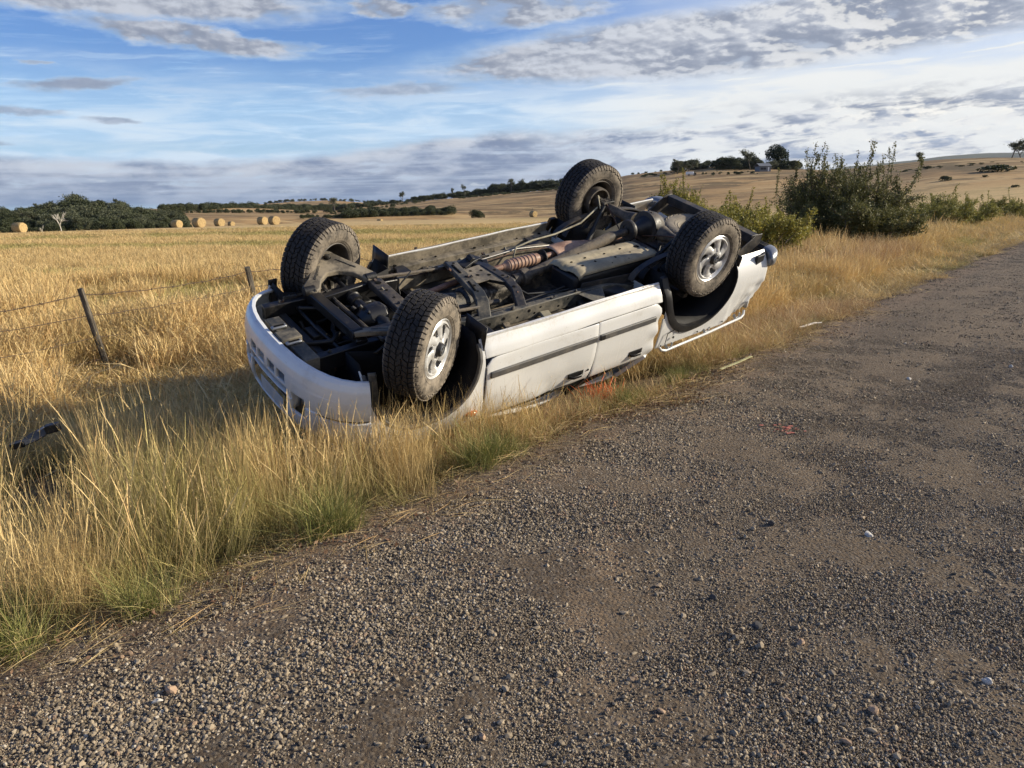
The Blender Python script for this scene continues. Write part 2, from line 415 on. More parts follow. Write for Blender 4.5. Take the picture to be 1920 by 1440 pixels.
def build_ground():
    rr = np.concatenate([np.arange(.5, 12, .16), 12*1.035**np.arange(0, 195)])
    rr = rr[rr < 9500]
    azs = np.concatenate([np.arange(-180, -56, 6.0), np.arange(-56, 56, .7), np.arange(56, 180, 6.0)])*math.pi/180
    na, nr = len(azs), len(rr)
    RR, AA = np.meshgrid(rr, azs, indexing='ij'); X = RR*np.sin(AA); Y = RR*np.cos(AA); Z = height(X, Y)
    bump = np_noise(X, Y, 1.3, 1)*.05*np.clip(s_of(X, Y)/1.0, 0, 1)*np.clip(1-RR/60, 0, 1)
    bump += np_noise(X, Y, 90, 2)*2.2*np.clip((RR-230)/200, 0, 1)
    Z = Z+bump
    vs = [(0, 0, -.05)]+list(zip(X.ravel(), Y.ravel(), Z.ravel())); fs = []
    for j in range(na):
        k = (j+1) % na; fs.append((0, 1+k, 1+j))
    for i in range(nr-1):
        for j in range(na):
            k = (j+1) % na; a = 1+i*na; fs.append((a+j, a+k, a+na+k, a+na+j))
    me = bpy.data.meshes.new('ground'); me.from_pydata(vs, [], fs); me.materials.append(M_ground); me.shade_smooth()
    tag(link_mesh('ground', me), kind='structure')
build_ground()

def build_road():
    avals = np.concatenate([np.arange(-8, 14, .09), np.arange(14, 45, .5), np.arange(45, 420, 4)])
    svals = np.concatenate([np.linspace(-7.0, -4.0, 16), np.linspace(-3.9, .3, 60)])
    vs, fs = [], []
    nS = len(svals)
    for a in avals:
        e = .16*mnoise.noise(Vector((a*.7, 0, 3)))+.07*mnoise.noise(Vector((a*3.1, 0, 5)))
        for s in svals:
            w = max(0, 1+s/1.2) if s < .3 else 1
            ss = s+e*min(1, w)
            x, y = from_sa(ss, a)
            z = float(road_h(s, a))
            if a < 14:
                z += .010*mnoise.noise(Vector((x*1.7, y*1.7, 0)))+.007*mnoise.noise(Vector((x*6, y*6, 2)))+.004*mnoise.noise(Vector((x*17, y*17, 4)))
            zz = z+.004
            if a > 45: zz = max(zz, h1(x, y)+.06)
            vs.append((x, y, zz))
    for i in range(len(avals)-1):
        for j in range(nS-1):
            p = i*nS+j; fs.append((p, p+1, p+nS+1, p+nS))
    me = bpy.data.meshes.new('road'); me.from_pydata(vs, [], fs); me.materials.append(M_road); me.shade_smooth()
    o = link_mesh('road', me); tag(o, kind='structure')
build_road()

def m_mount(nt, b):
    n = nz(nt, geo(nt), .002, 5, .6); return dict(color=mix(nt, n, (.05, .065, .035), (.09, .09, .05)))
M_mount = mat('wooded_mountain', m_mount, rough=1, spec=.1)
def build_mountains():
    mb = MB(); D = 9000.
    def fn(u, v):
        px = 1100+u*1400
        yy = np.interp(px, [1100, 1400, 1560, 1640, 1700, 1760, 1810, 1860, 1930, 2100, 2500], [345, 330, 316, 309, 302, 296, 290, 289, 283, 280, 300])
        az = math.atan((px-960)*math.cos(PITCH)/FPX)
        dd = D+(v-.5)*3000; H = 1.6+(yh(px)-yy)/FPX*D*math.cos(az)*.975
        prof = math.sin(v*math.pi)**.8 if 0 < v < 1 else 0
        hh = -40+(H+40)*prof+mnoise.noise(Vector((u*18, v*4, 1)))*35*prof
        return (dd*math.sin(az), dd*math.cos(az), hh)
    mb.grid(fn, 90, 10); mb.build('hills', M_mount, smooth_angle=60, kind='structure')
build_mountains()
# ------------------------------------------------------------------ materials of the truck
def dusty(c0, c1, lo=.42, hi=.62, sc=6, rough0=.5, rough1=.9, bs=.25):
    def f(nt, b):
        P = coord(nt); n = nz(nt, P, sc, 7, .68); n2 = nz(nt, P, sc*7, 5, .7)
        k = smooth(n*.75+n2*.25, lo, hi)
        return dict(color=mix(nt, k, c0, c1), rough=k*(rough1-rough0)+rough0, bump=(n2, bs, .004))
    return f
def m_paint(nt, b):
    P = coord(nt); x, y, z = xyz(nt, P); n = nz(nt, P, 3.5, 7, .65); n2 = nz(nt, P, 30, 6, .7)
    runs = nz(nt, vec(nt, x*6.0, y*2.0, z*.8), 3.0, 5, .6)
    k = (smooth(n*.6+n2*.4, .50, .70)*.34+smooth(z, .075, -.03)*smooth(n2, .35, .65)*.38+smooth(runs, .54, .72)*.22).clamp()
    c = mix(nt, k, (.71, .71, .69), (.40, .355, .28))
    ch = smooth(nz(nt, P, 46, 3, .6), .70, .74)
    c = mix(nt, ch*.55, c, (.28, .24, .19))
    scr = smooth(nz(nt, vec(nt, x*2.2+z*3.0, y*2.0, z*38.0-x*5.0), 3.0, 4, .7), .66, .70)*smooth(z+n*.25, .42, .66)
    c = mix(nt, scr*.8, c, (.20, .19, .18))
    return dict(color=c, rough=k*.5+.26, bump=(n2, .06, .002))
M_paint = mat('white_paint', m_paint, coat=.35, spec=.5, coat_rough=.12)
M_paintc = mat('clean_white_paint', lambda nt, b: dict(color=mix(nt, (smooth(nz(nt, coord(nt), 5, 7, .7), .50, .76)*.45+smooth(nz(nt, vec(nt, xyz(nt, coord(nt))[1]*2.0, xyz(nt, coord(nt))[2]*34.0, xyz(nt, coord(nt))[0]*2.0), 2.5, 5, .7), .63, .68)*.5).clamp(), (.66, .67, .67), (.36, .33, .29)), bump=(nz(nt, coord(nt), 40, 5, .7), .05, .002)), rough=.3, coat=.4)
M_front = mat('shaded_front_steel', dusty((.008, .008, .009), (.065, .055, .044), .52, .74, 7.0, .4, .95))  # darker, less dusty frame steel: the front bay's shade put into the colour
M_frame = mat('dusty_black_steel', dusty((.013, .013, .014), (.115, .092, .068), .42, .72, 5.0, .45, .95))
M_frameg = mat('dusty_grey_steel', dusty((.022, .024, .023), (.185, .160, .118), .40, .68, 5.0, .5, .95))
M_guard = mat('mud_caked_plate', dusty((.22, .19, .125), (.44, .37, .245), .35, .62, 3.0, .6, .95))
M_cream = mat('muddy_cream_underside', dusty((.32, .29, .20), (.17, .145, .10), .40, .66, 3.0, .6, .95))
M_pan = mat('dusty_floor_pan', dusty((.03, .026, .02), (.24, .19, .125), .44, .62, 4.5, .7, .95))
M_black = mat('black_plastic', dusty((.012, .012, .013), (.045, .04, .034), .45, .75, 5.0, .42, .8), spec=.4)
M_liner = mat('black_liner', dusty((.008, .008, .009), (.02, .018, .016), .45, .75, 5.0, .7, .9), spec=.2)
M_grey = mat('grey_rubber_moulding', dusty((.075, .075, .075), (.16, .145, .12), .40, .72, 9.0, .5, .8))
M_rust = mat('heat_tinted_rust', dusty((.13, .065, .042), (.33, .19, .13), .36, .64, 8.0, .5, .8))
M_shield = mat('copper_heat_shield', dusty((.22, .12, .08), (.42, .27, .19), .36, .64, 6.0, .4, .8))
M_cast = mat('dirty_cast_aluminium', dusty((.018, .017, .016), (.22, .195, .16), .46, .64, 12.0, .5, .9), metal=.2)
M_alloy = mat('silver_alloy', dusty((.64, .64, .63), (.34, .31, .26), .48, .74, 12.0, .28, .7), metal=.40)
M_barrel = mat('brown_dusty_wheel_inside', dusty((.06, .052, .045), (.16, .135, .11), .40, .66, 8.0, .6, .9))
M_glass = mat('dark_window_glass', base=(.012, .015, .016), rough=.08, spec=.6)
M_amber = mat('amber_lens', base=(.62, .14, .015), rough=.2)
M_lens = mat('clear_lens', base=(.45, .47, .48), rough=.15)
M_brown = mat('brown_dusty_steel', dusty((.024, .020, .016), (.18, .145, .105), .38, .64, 6.0, .5, .95))
M_spare = mat('clay_dusted_rubber', dusty((.14, .118, .09), (.27, .23, .175), .36, .66, 7.0, .7, .95))
M_brownl = mat('tan_dusty_steel', dusty((.07, .06, .045), (.25, .21, .15), .38, .62, 6.0, .5, .95))
M_hole = mat('hole_shadow_black', base=(.006, .006, .006), rough=.9, spec=.1)  # flat black painted in place of the shade inside holes and slots
M_chrome = mat('scuffed_chrome', dusty((.26, .27, .28), (.19, .175, .155), .5, .75, 14, .3, .6), metal=.55)
def m_rubber(nt, b):
    P = coord(nt); x, y, z = xyz(nt, P); r = (x.sq()+z.sq())._m('SQRT')
    n = nz(nt, P, 9, 6, .7); n2 = nz(nt, P, 70, 4, .7)
    side = smooth(y._m('ABSOLUTE'), .098, .118)
    k = (smooth(n*.7+n2*.3, .30, .62)*(side*.80+.07)).clamp()
    return dict(color=mix(nt, k, (.016, .015, .015), (.29, .245, .19)), rough=k*.2+.72, bump=(n2, .25, .002))
M_rubber = mat('dusty_tyre_rubber', m_rubber, spec=.3)

# ------------------------------------------------------------------ wheels (axis y, outer face towards -y)
TR = .366
def tyre_mesh():
    mb = MB()
    half = [(.098, .208), (.112, .216), (.124, .238), (.131, .268), (.1315, .298), (.127, .325), (.118, .343), (.104, .355)]
    prof = [(-a, r) for a, r in half]+[(-.06, .359), (0, .360), (.06, .359)]+[(a, r) for a, r in half[::-1]]+[(.09, .20), (-.09, .20)]
    mb.revolve(prof, n=72, ring=True)
    for sgn in (-1, 1):           # thin moulded ribs on the sidewall
        for rr_, a in ((.334, .1285), (.243, .1275)):
            mb.revolve([(sgn*(a-.006), rr_-.003), (sgn*(a), rr_-.002), (sgn*a, rr_+.002), (sgn*(a-.006), rr_+.003)], n=72, ring=True)
    return mb.mesh('tyre', M_rubber, 50)
def tread_mesh():
    mb = MB(); N = 58
    def block(a0, a1, t0, t1, r0, r1, zig, rA=None):
        vs = []
        for rr_, sh in ((r0, 0), (r1, .0015)):
            for a, tt in ((a0+sh, 0), (a1-sh, 0), (a1-sh, 1), (a0+sh, 1)):
                th = (t0, t1)[tt]+zig*(a-a0)/(a1-a0)+(sh*1.2 if tt == 0 else -sh*1.2)
                q = rr_-(.006 if abs(a) > .085 else 0)
                vs.append((q*math.cos(th), a, q*math.sin(th)))
        mb.add(vs, [(0, 1, 2, 3), (7, 6, 5, 4), (0, 4, 5, 1), (1, 5, 6, 2), (2, 6, 7, 3), (3, 7, 4, 0)])
    w = 2*math.pi/N
    for k in range(N):
        t = k*w
        for i, (a0, a1) in enumerate(((-.114, -.073), (-.066, -.026), (-.019, .019), (.026, .066), (.073, .114))):
            off = (0, .45, .1, .6, .3)[i]*w; z = (.25, -.5, .55, -.5, -.25)[i]*w
            jig = .006*math.sin(k*math.pi)*0+(.003 if k % 2 else -.003)
            if i in (1, 3):
                block(a0+jig, a1+jig, t+off, t+off+w*.86, .355, TR+.006, z)
            elif i == 2:
                block(a0+jig, (a0+a1)/2+.006+jig, t+off, t+off+w*.8, .355, TR+.006, z*.5)
                block((a0+a1)/2-.006+jig, a1+jig, t+off+w*.35, t+off+w*1.1, .355, TR+.006, z*.5)
            else:
                block(a0, a1, t+off, t+off+w*.80, .350, TR+.008, z)
        for sgn in (-1, 1):       # shoulder lugs running down the sidewall
            off = (0 if sgn < 0 else .3)*w+(-.25*w if sgn > 0 else 0)
            L = .326 if k % 2 else .334
            vs = []
            for (a, rr_) in ((.110, .361), (.1245, .350), (.1335, L), (.128, L-.004), (.112, .345)):
                for tt in (t+off+.1*w, t+off+w*.78): vs.append((rr_*math.cos(tt), sgn*a, rr_*math.sin(tt)))
            mb.add(vs, [(0, 2, 3, 1), (2, 4, 5, 3), (4, 6, 7, 5), (6, 8, 9, 7), (8, 0, 1, 9), (0, 8, 6, 4, 2), (1, 3, 5, 7, 9)])
    return mb.mesh('tread', M_rubber, 30)
def text_ring(txt, size, r, a, start, sgn, name='lettering', upside=False):
    cu = bpy.data.curves.new('t', 'FONT'); cu.body = txt; cu.size = size; cu.extrude = .0016; cu.space_character = 1.12; cu.offset = .0006
    ob = bpy.data.objects.new('t', cu); COL.objects.link(ob); dg = bpy.context.evaluated_depsgraph_get()
    me = bpy.data.meshes.new_from_object(ob.evaluated_get(dg)); bpy.data.objects.remove(ob)
    for v in me.vertices:
        x, y, z = v.co; th = start+sgn*(-x/r); rr_ = r+y
        v.co = (rr_*math.cos(th), sgn*(a+z) if sgn > 0 else -(a+z), rr_*math.sin(th))
        if sgn < 0: v.co = (rr_*math.cos(start+x/r), -(a+z), rr_*math.sin(start+x/r)); v.co.x *= 1
    return me
def rim_face_mesh():
    mb = MB(); NR, NA = 12, 120
    def fn(u, v):
        r = .050+u*.152; th = v*2*math.pi
        y = np.interp(r, [.05, .065, .10, .15, .18, .197, .202], [-.094, -.092, -.082, -.078, -.084, -.094, -.104])
        sp = math.cos(6*(th-math.radians((r-.13)*230)))      # spokes stand proud of the windows
        y -= .010*max(0, -sp)*(1 if .07 < r < .18 else .3)
        return (r*math.cos(th), float(y), r*math.sin(th))
    def keep(u, v):
        r = .050+u*.152; th = math.degrees(v*2*math.pi)-(r-.13)*230
        d = (th % 60); d = min(d, 60-d)
        q = (r-.134)/.050
        if abs(q) >= 1: return True
        return d > 17*math.sqrt(1-q*q)*(1.0 if q > 0 else .9)
    mb.grid(fn, NR*2, NA, keep)
    return mb.mesh('rim', M_alloy, 50, weld=True)
ME_TYRE, ME_TREAD, ME_RIM = tyre_mesh(), tread_mesh(), rim_face_mesh()
def barrel_mesh():
    mb = MB()
    mb.revolve([(-.112, .216), (-.116, .211), (-.110, .203), (-.096, .197), (-.03, .180), (.04, .185), (.098, .198), (.108, .206), (.114, .214), (.106, .219), (.10, .208), (-.10, .208), (-.106, .218)], n=64, ring=True)
    return mb.mesh('wheel', M_alloy, 40)
ME_BARREL = barrel_mesh()
def barrel_dark():
    mb = MB(); mb.revolve([(.112, .2165), (.1165, .211), (.111, .203), (.098, .196), (.04, .183), (-.028, .178), (-.05, .175), (-.06, .06)], n=56)
    return mb.mesh('wheel_inside', M_barrel, 40)
ME_INSIDE = barrel_dark()
def hub_mesh():
    mb = MB(); mb.revolve([(-.06, .054), (-.098, .053), (-.135, .048), (-.1445, .041), (-.1445, .001)], n=28)
    for k in range(6):
        t = math.radians(60*k+30); mb.tube([(.068*math.cos(t), -.085, .068*math.sin(t)), (.068*math.cos(t), -.103, .068*math.sin(t))], .0095, 6)
    return mb.mesh('hub_cap', M_black, 40)
ME_HUB = hub_mesh()
def emblem_mesh():
    mb = MB(); mb.revolve([(-.1450, .036), (-.149, .034), (-.149, .029), (-.1450, .028)], n=28, ring=True)
    for pts in ([(-.020, -.004), (-.004, .018), (.006, .020), (-.002, .004), (.016, .010), (.020, .002), (.002, -.006), (.008, -.020), (-.004, -.022), (-.010, -.008)],):
        mb.plate([(a, b) for a, b in pts], (0, -.1445, 0), (1, 0, 0), (0, 0, 1), .004)
    return mb.mesh('emblem', M_chrome, 30)
ME_EMB = emblem_mesh()
LET = []
for sg in (-1, 1):
    for st in (0, math.pi):
        LET.append(text_ring('GRABBER AT', .040, .268, .1290, st+(.7 if sg < 0 else -.7), sg))
for m_ in LET: m_.materials.append(M_rubber)

TM = Matrix(((-0.7855426265211738, -0.6096034798077969, -0.10633145971179281, 0.08901651),
             (-0.6032534416281822, 0.7161229541490127, 0.3510743506789472, 6.67271634),
             (-0.1378697467973632, 0.33992868656104325, -0.9302905035368871, 1.05721952), (0, 0, 0, 1)))
truck = empty('pickup_truck', label='white dual cab pickup truck lying upside down on its roof in the roadside grass', category='pickup truck')
truck.matrix_world = TM

def wheel(loc, rz, spin, left, rx=0, label=None):
    w = link_mesh('wheel', ME_BARREL, truck); w.rotation_mode = 'XYZ'
    m = Matrix.Translation(loc) @ Matrix.Rotation(rz+(math.pi if left else 0), 4, 'Z') @ Matrix.Rotation(rx, 4, 'X') @ Matrix.Rotation(spin, 4, 'Y')
    w.matrix_local = m
    for nm, me in (('tyre', ME_TYRE), ('tread', ME_TREAD), ('rim', ME_RIM), ('wheel_inside', ME_INSIDE), ('hub_cap', ME_HUB), ('emblem', ME_EMB)):
        o = link_mesh(nm, me, w)
        if nm == 'tread': o['kind'] = 'stuff'
        if nm == 'rim':
            q = o.modifiers.new('thickness', 'SOLIDIFY'); q.thickness = .022; q.offset = -1
            q = o.modifiers.new('bevel', 'BEVEL'); q.width = .0025; q.segments = 2; q.limit_method = 'ANGLE'; q.angle_limit = rad(50)
    for me in LET: link_mesh('lettering', me, w)
    if label: w['label'] = label
    return w
wheel((1.48, -.7515, -.106), -.5393, rad(20), False)
wheel((1.48, .7515, -.068), -.4433, rad(140), True)
wheel((-1.48, -.7515, -.187), 0, rad(75), False)
wheel((-1.48, .7515, -.187), 0, rad(200), True)
wheel((-2.20, -.12, .045), 0, rad(30), False, rad(-90), label='spare wheel slung flat under the tub')
for c in truck.children:
    if c.get('label'):
        for q in c.children:
            if q.name.split('.')[0] in ('tyre', 'tread', 'lettering', 'wheel_inside', 'rim'):
                q.material_slots[0].link = 'OBJECT'; q.material_slots[0].material = M_spare

# ------------------------------------------------------------------ body panels
def yp(z): return float(np.interp(z, [-.04, -.01, .02, .06, .12, .25, .45, .60, .68, .75], [.745, .765, .785, .815, .838, .852, .850, .836, .815, .80]))
def taper(x): return 1-.07*max(0, (x-1.45)/.55)**2
def side_pt(x, z, sgn, off=0.0): return (x, sgn*(yp(z)+off)*taper(x), z)
def sup(xc, zc, a, b, n, x):
    q = min(1, abs((x-xc)/a)); return zc+b*(1-q**n)**(1/n)
def panel(name, m, xs, zlo, zhi, sgn, nz_=14, disp=None, solid=.014, off=0., parent=truck, **t):
    mb = MB(); vs = []; k = nz_+1
    for x in xs:
        a, b_ = zlo(x), zhi(x)
        for j in range(k):
            z = a+(b_-a)*j/nz_; p = list(side_pt(x, z, sgn, off))
            if disp:
                d = disp(x, z); p[1] += sgn*d[1]; p[0] += d[0]; p[2] += d[2]
            vs.append(p)
    fs = [(i*k+j, i*k+j+1, (i+1)*k+j+1, (i+1)*k+j) for i in range(len(xs)-1) for j in range(nz_)]
    mb.add(vs, fs); me = mb.mesh(name, m, 40)
    # outward facing normals, so that the thickness goes inwards
    bm = bmesh.new(); bm.from_mesh(me); bm.faces.ensure_lookup_table()
    if bm.faces[len(bm.faces)//2].normal.y*sgn < 0: bmesh.ops.reverse_faces(bm, faces=bm.faces)
    bm.to_mesh(me); bm.free(); me.shade_smooth(); me.set_sharp_from_angle(angle=rad(40))
    o = link_mesh(name, me, parent)
    q = o.modifiers.new('thickness', 'SOLIDIFY'); q.thickness = solid; q.offset = -1
    q = o.modifiers.new('bevel', 'BEVEL'); q.width = .004; q.segments = 2; q.limit_method = 'ANGLE'; q.angle_limit = rad(50)
    for kk, vv in t.items(): o[kk] = vv
    return o
AF = (1.475, -.05, .465, .565, 2.5)      # front arch
AR = (-1.505, -.06, .475, .545, 2.4)     # rear arch
def cosx(x0, x1, n): return [x0+(x1-x0)*(1-math.cos(math.pi*i/n))/2 for i in range(n+1)]
def crum(x, z):
    q = max(0, min(1, (-.80-x)/.12)); return (0, .012*math.sin(z*34+.6)*q, 0)
for sgn in (-1, 1):
    near = sgn < 0
    # front wing: the strip behind the wheel, the arch and the nose
    xsA = [.985, .995, 1.005]+[1.475-.465*math.cos(math.pi*i/40) for i in range(1, 40)]+[1.945, 1.955]
    panel('front_wing', M_paint, xsA, lambda x: max(-.02, sup(*AF, x)) if abs(x-1.475) < .465 else -.02, lambda x: .66-.05*max(0, x-1.5), sgn, 12,
          lambda x, z: (0, .006*math.sin(x*9+z*7), 0))
    # front door, rear door, sill
    panel('front_door', M_paint, np.linspace(-.165, .975, 24), lambda x: .125+.10*max(0, (x-.90)/.075)**2.2*.6, lambda x: .665, sgn, 16,
          lambda x, z: (0, .007*math.sin(x*5+2)*math.sin(z*6)-.010*math.exp(-((x-.55+z*.4)/.10)**2)*max(0, z-.3)*3+.012*mnoise.noise(Vector((x*3.2, z*4, 8)))*max(0, min(1, (z-.22)*3)), 0))
    panel('rear_door', M_paint, np.linspace(-.93, -.175, 26), lambda x: .125+.05*max(0, (-.86-x)/.07)**2, lambda x: .665, sgn, 16, crum)
    panel('sill', M_paint, np.linspace(-.935, .98, 30), lambda x: -.035, lambda x: .119, sgn, 8,
          lambda x, z: (0, .003*math.sin(x*11), .004*math.sin(x*4)))
    for x0, x1 in ((.945, -.155), (-.185, -.865)):
        mb = MB(); n = 14; ya = [yp(.255)+.004, yp(.255)+.020]
        mb.path([(x0+(x1-x0)*i/n, sgn*(yp(.255)+.008), .258) for i in range(n+1)], .052, .020, (0, sgn, 0))
        mb.build('moulding', M_grey, truck, bevel=.007)
    if near:
        mb = MB(); mb.path([(-.19, -yp(.255)-.0205, .258), (-.235, -yp(.255)-.0205, .258)], .042, .006, (0, -1, 0)); mb.build('moulding_clip', M_black, truck)
    for xh in (.015, -.70):
        mb = MB(); mb.path([(xh-.085, sgn*(yp(.56)+.002), .56), (xh+.085, sgn*(yp(.56)+.002), .56)], .052, .008, (0, sgn, 0))
        h = mb.build('door_handle', M_black, truck, bevel=.004)
        mb = MB(); mb.path([(xh-.07, sgn*(yp(.56)+.008), .572), (xh-.04, sgn*(yp(.56)+.030), .572), (xh+.04, sgn*(yp(.56)+.030), .572), (xh+.07, sgn*(yp(.56)+.008), .572)], .024, .010, (0, sgn, 0))
        mb.build('grip', M_black, h, bevel=.004)
    mb = MB(); mb.disc((-.125, sgn*yp(.56), .56), (0, sgn, 0), .011, 12, .004); mb.build('door_lock', M_black, truck)
    # tub side
    def bx(x, z):
        q = max(0, min(1, (-1.95-x)/.42)); qz = max(0, min(1, (z-.12)/.42))
        n = mnoise.noise(Vector((x*6, z*6, 4)))*.055+mnoise.noise(Vector((x*17, z*15, 9)))*.018
        crease = -.012*math.exp(-((z-.27+.1*(x+2.2))/.02)**2)*min(1, q*2)
        qq = q*qz if near else 0
        return ((.14*qq*qz+abs(n)*.8*qq), n*qq+crease*(1 if near else 0)-.05*qq*qz, -.05*qq*qz)
    xsB = [-.985, -1.0]+[-1.505+.475*math.cos(math.pi*i/44) for i in range(1, 44)]+list(np.linspace(-1.985, -2.46, 22))
    def zb(x):
        if abs(x+1.505) < .475: return sup(*AR, x)
        return -.04 if x < -1.6 else .30
    panel('tub_side', M_paint, xsB, zb, lambda x: .615, sgn, 16, bx)
    # dark rubber flare, wide in front of the wheel, thin behind it
    mb = MB(); rings = []
    for i in range(41):
        t = math.pi*i/40; c_, s_ = math.cos(t), math.sin(t)
        n = 2.0/2.4; px_ = math.copysign(abs(c_)**n, c_); pz_ = abs(s_)**n
        wd = (.072 if c_ > .2 else .072-.055*min(1, (.2-c_)/.75))
        A = (-1.505+.470*px_, -.06+.540*pz_); B_ = (-1.505+(.470+wd)*px_, -.06+(.540+wd*.85)*pz_)
        yy = lambda z, o: sgn*(yp(min(z, .6))+o)
        rings.append([(A[0], yy(A[1], -.03), A[1]), (A[0], yy(A[1], .014), A[1]), ((A[0]+B_[0])/2, yy(B_[1], .020), (A[1]+B_[1])/2), (B_[0], yy(B_[1], .012), B_[1]), (B_[0], yy(B_[1], -.02), B_[1])])
    mb.loft(rings); mb.build('wheel_flare', M_grey if False else M_black, truck, smooth_angle=40)
    # front arch lip
    mb = MB(); pts = []
    for i in range(37):
        t = math.pi*(.02+.96*i/36); c_, s_ = math.cos(t), math.sin(t); n = 2/2.5
        z = -.05+.560*abs(s_)**n; x = 1.475+.460*math.copysign(abs(c_)**n, c_)
        pts.append((x, sgn*(yp(z)-.012)*taper(x), z))
    mb.path(pts, .026, .030, (0, 1, 0)); mb.build('arch_lip', M_grey, truck, bevel=.004)
    # wheel wells
    for (xc, zc, a, b_, n_), nm, yi in ((AF, 'front_wheel_well', .50), (AR, 'rear_wheel_well', .48)):
        mb = MB(); R1 = []
        for i in range(25):
            t = math.pi*i/24; c_, s_ = math.cos(t), math.sin(t); e = 2/n_
            x = xc+(a-.004)*math.copysign(abs(c_)**e, c_); z = zc+(b_-.004)*abs(s_)**e
            R1.append([(x, sgn*(yp(z)-.028)*taper(x), z), (x, sgn*yi, z)])
        mb.loft(R1, cap=False, closed=False)
        mb.add([(p[1][0], p[1][1]-sgn*.001, p[1][2]) for p in R1]+[(xc, sgn*yi, zc+.12)], [(i, i+1, 25) for i in range(24)])
        mb.build(nm, M_liner, truck, solid=.006, smooth_angle=40)

# fuel door, indicator, mud flaps
mb = MB(); mb.path([(-1.08, -.862, .47), (-1.20, -.862, .44), (-1.24, -.862, .50)], .006, .004, (0, -1, 0)); mb.path([(-1.075, -.860, .58), (-1.08, -.862, .47)], .006, .004, (0, -1, 0)); mb.build('fuel_flap_seam', M_hole, truck)
mb = MB(); mb.disc((-1.18, -.855, .535), (0, -1, 0), .012, 10, .006); mb.build('flap_catch', M_black, truck)
for x_, z_ in ((-1.04, .595), (-1.55, .585), (-1.92, .575)): 
    mb = MB(); mb.disc((x_, -.843, z_), (0, -1, 0), .009, 8, .006); mb.build('bolt', M_black, truck)
mb = MB(); mb.tube([(1.045, -.847, .555), (1.075, -.857, .555), (1.115, -.857, .555), (1.145, -.847, .555)], [.010, .022, .022, .010], 12); mb.build('side_indicator', M_amber, truck)
for sgn in (-1, 1):
    mb = MB()
    mb.grid(lambda u, v: (1.00-.02*v, sgn*(.56+.25*u), .14-.27*v), 4, 4)
    mb.build('mud_flap', M_black, truck, solid=.008)
    mb = MB(); mb.grid(lambda u, v: (-1.99-.02*v, sgn*(.58+.24*u), .02-.10*v), 3, 3); mb.build('mud_flap', M_black, truck, solid=.008)

# ---- front bumper
PLAN = [(0, 2.300), (.15, 2.298), (.3, 2.285), (.42, 2.262), (.52, 2.232), (.62, 2.185), (.70, 2.125), (.765, 2.04), (.80, 1.94)]
def plan(u, o):      # u -1..1 across, o outward offset
    s = u*.985; L = [0]; 
    for (a, b_), (c_, d_) in zip(PLAN[:-1], PLAN[1:]): L.append(L[-1]+math.hypot(c_-a, d_-b_))
    q = abs(s)*L[-1]; y = float(np.interp(q, L, [p[0] for p in PLAN])); x = float(np.interp(q, L, [p[1] for p in PLAN]))
    q2 = min(L[-1], q+.04); q1 = q2-.08 if q > .04 else q-.04
    y1, y2 = (float(np.interp(abs(k), L, [p[0] for p in PLAN]))*(1 if k > 0 else -1) for k in (q1, q2)); x1, x2 = (float(np.interp(abs(k), L, [p[1] for p in PLAN])) for k in (q1, q2))
    tx, ty = x2-x1, y2-y1; l = math.hypot(tx, ty); nx, ny = ty/l, -tx/l
    return (x+nx*o, (y+ny*o)*(1 if u >= 0 else -1))
VZ = [-.035, -.040, -.022, .02, .07, .12, .17, .20, .235, .262, .268, .276, .282, .34, .40, .455]
VO = [-.060, -.035, -.012, .012, .024, .030, .031, .030, .026, .020, .008, .008, .030, .036, .034, .020]
def bump_pt(u, v):
    k = v*(len(VZ)-1); z = float(np.interp(k, range(len(VZ)), VZ)); o = float(np.interp(k, range(len(VZ)), VO))
    x, y = plan(u, o); z += .045*(abs(u)**2.2)*(1 if z < .1 else .4)
    if abs(u) < .62 and .262 < z < .29: o = .03; x, y = plan(u, o)
    return (x, y, z)
def bump_keep(u, v):
    x, y, z = bump_pt(u*2-1, v); a = abs(y)
    if x > 2.15:
        if .100 < z < .165 and min(abs(a-.078), abs(a-.222)) < .055: return False
        if .195 < z < .44 and a < .295: return False
        if .195 < z < .345 and .335 < a < .475: return False
    return True
mb = MB(); mb.grid(lambda u, v: bump_pt(u*2-1, v), 150, 60, bump_keep)
fb = mb.build('front_bumper', M_paintc, truck, solid=.0, smooth_angle=35); fb.location = (0, -.065, 0)
me_ = fb.data; bm = bmesh.new(); bm.from_mesh(me_); bm.faces.ensure_lookup_table()
f0 = max(bm.faces, key=lambda f: f.calc_center_median().x)
if f0.normal.x < 0: bmesh.ops.reverse_faces(bm, faces=bm.faces)
bm.to_mesh(me_); bm.free(); me_.shade_smooth(); me_.set_sharp_from_angle(angle=rad(35))
q = fb.modifiers.new('thickness', 'SOLIDIFY'); q.thickness = .020; q.offset = -1
q = fb.modifiers.new('bevel', 'BEVEL'); q.width = .003; q.segments = 1; q.limit_method = 'ANGLE'; q.angle_limit = rad(55)
mb = MB(); mb.grid(lambda u, v: (*plan((u*2-1)*.48, -.075), .085+.36*v), 30, 2); mb.build('intake_back', M_grey, fb, solid=.004)
for su in (-1, 1):
    mb = MB(); mb.path([(*plan(su*(.60+.395*k/14), .013), .270+.012*k/14) for k in range(15)], .014, .012, (0, 0, 1)); mb.build('seam_shade_strip', M_hole, fb)  # black strip painting in the shade of the bumper groove
mb = MB()
for zz in (.190, .262):
    mb.grid(lambda u, v: (*plan((u*2-1)*.30, .022-.08*v), zz+.012*v), 30, 2)
mb.build('grille_slat', M_paintc, fb, solid=.006)
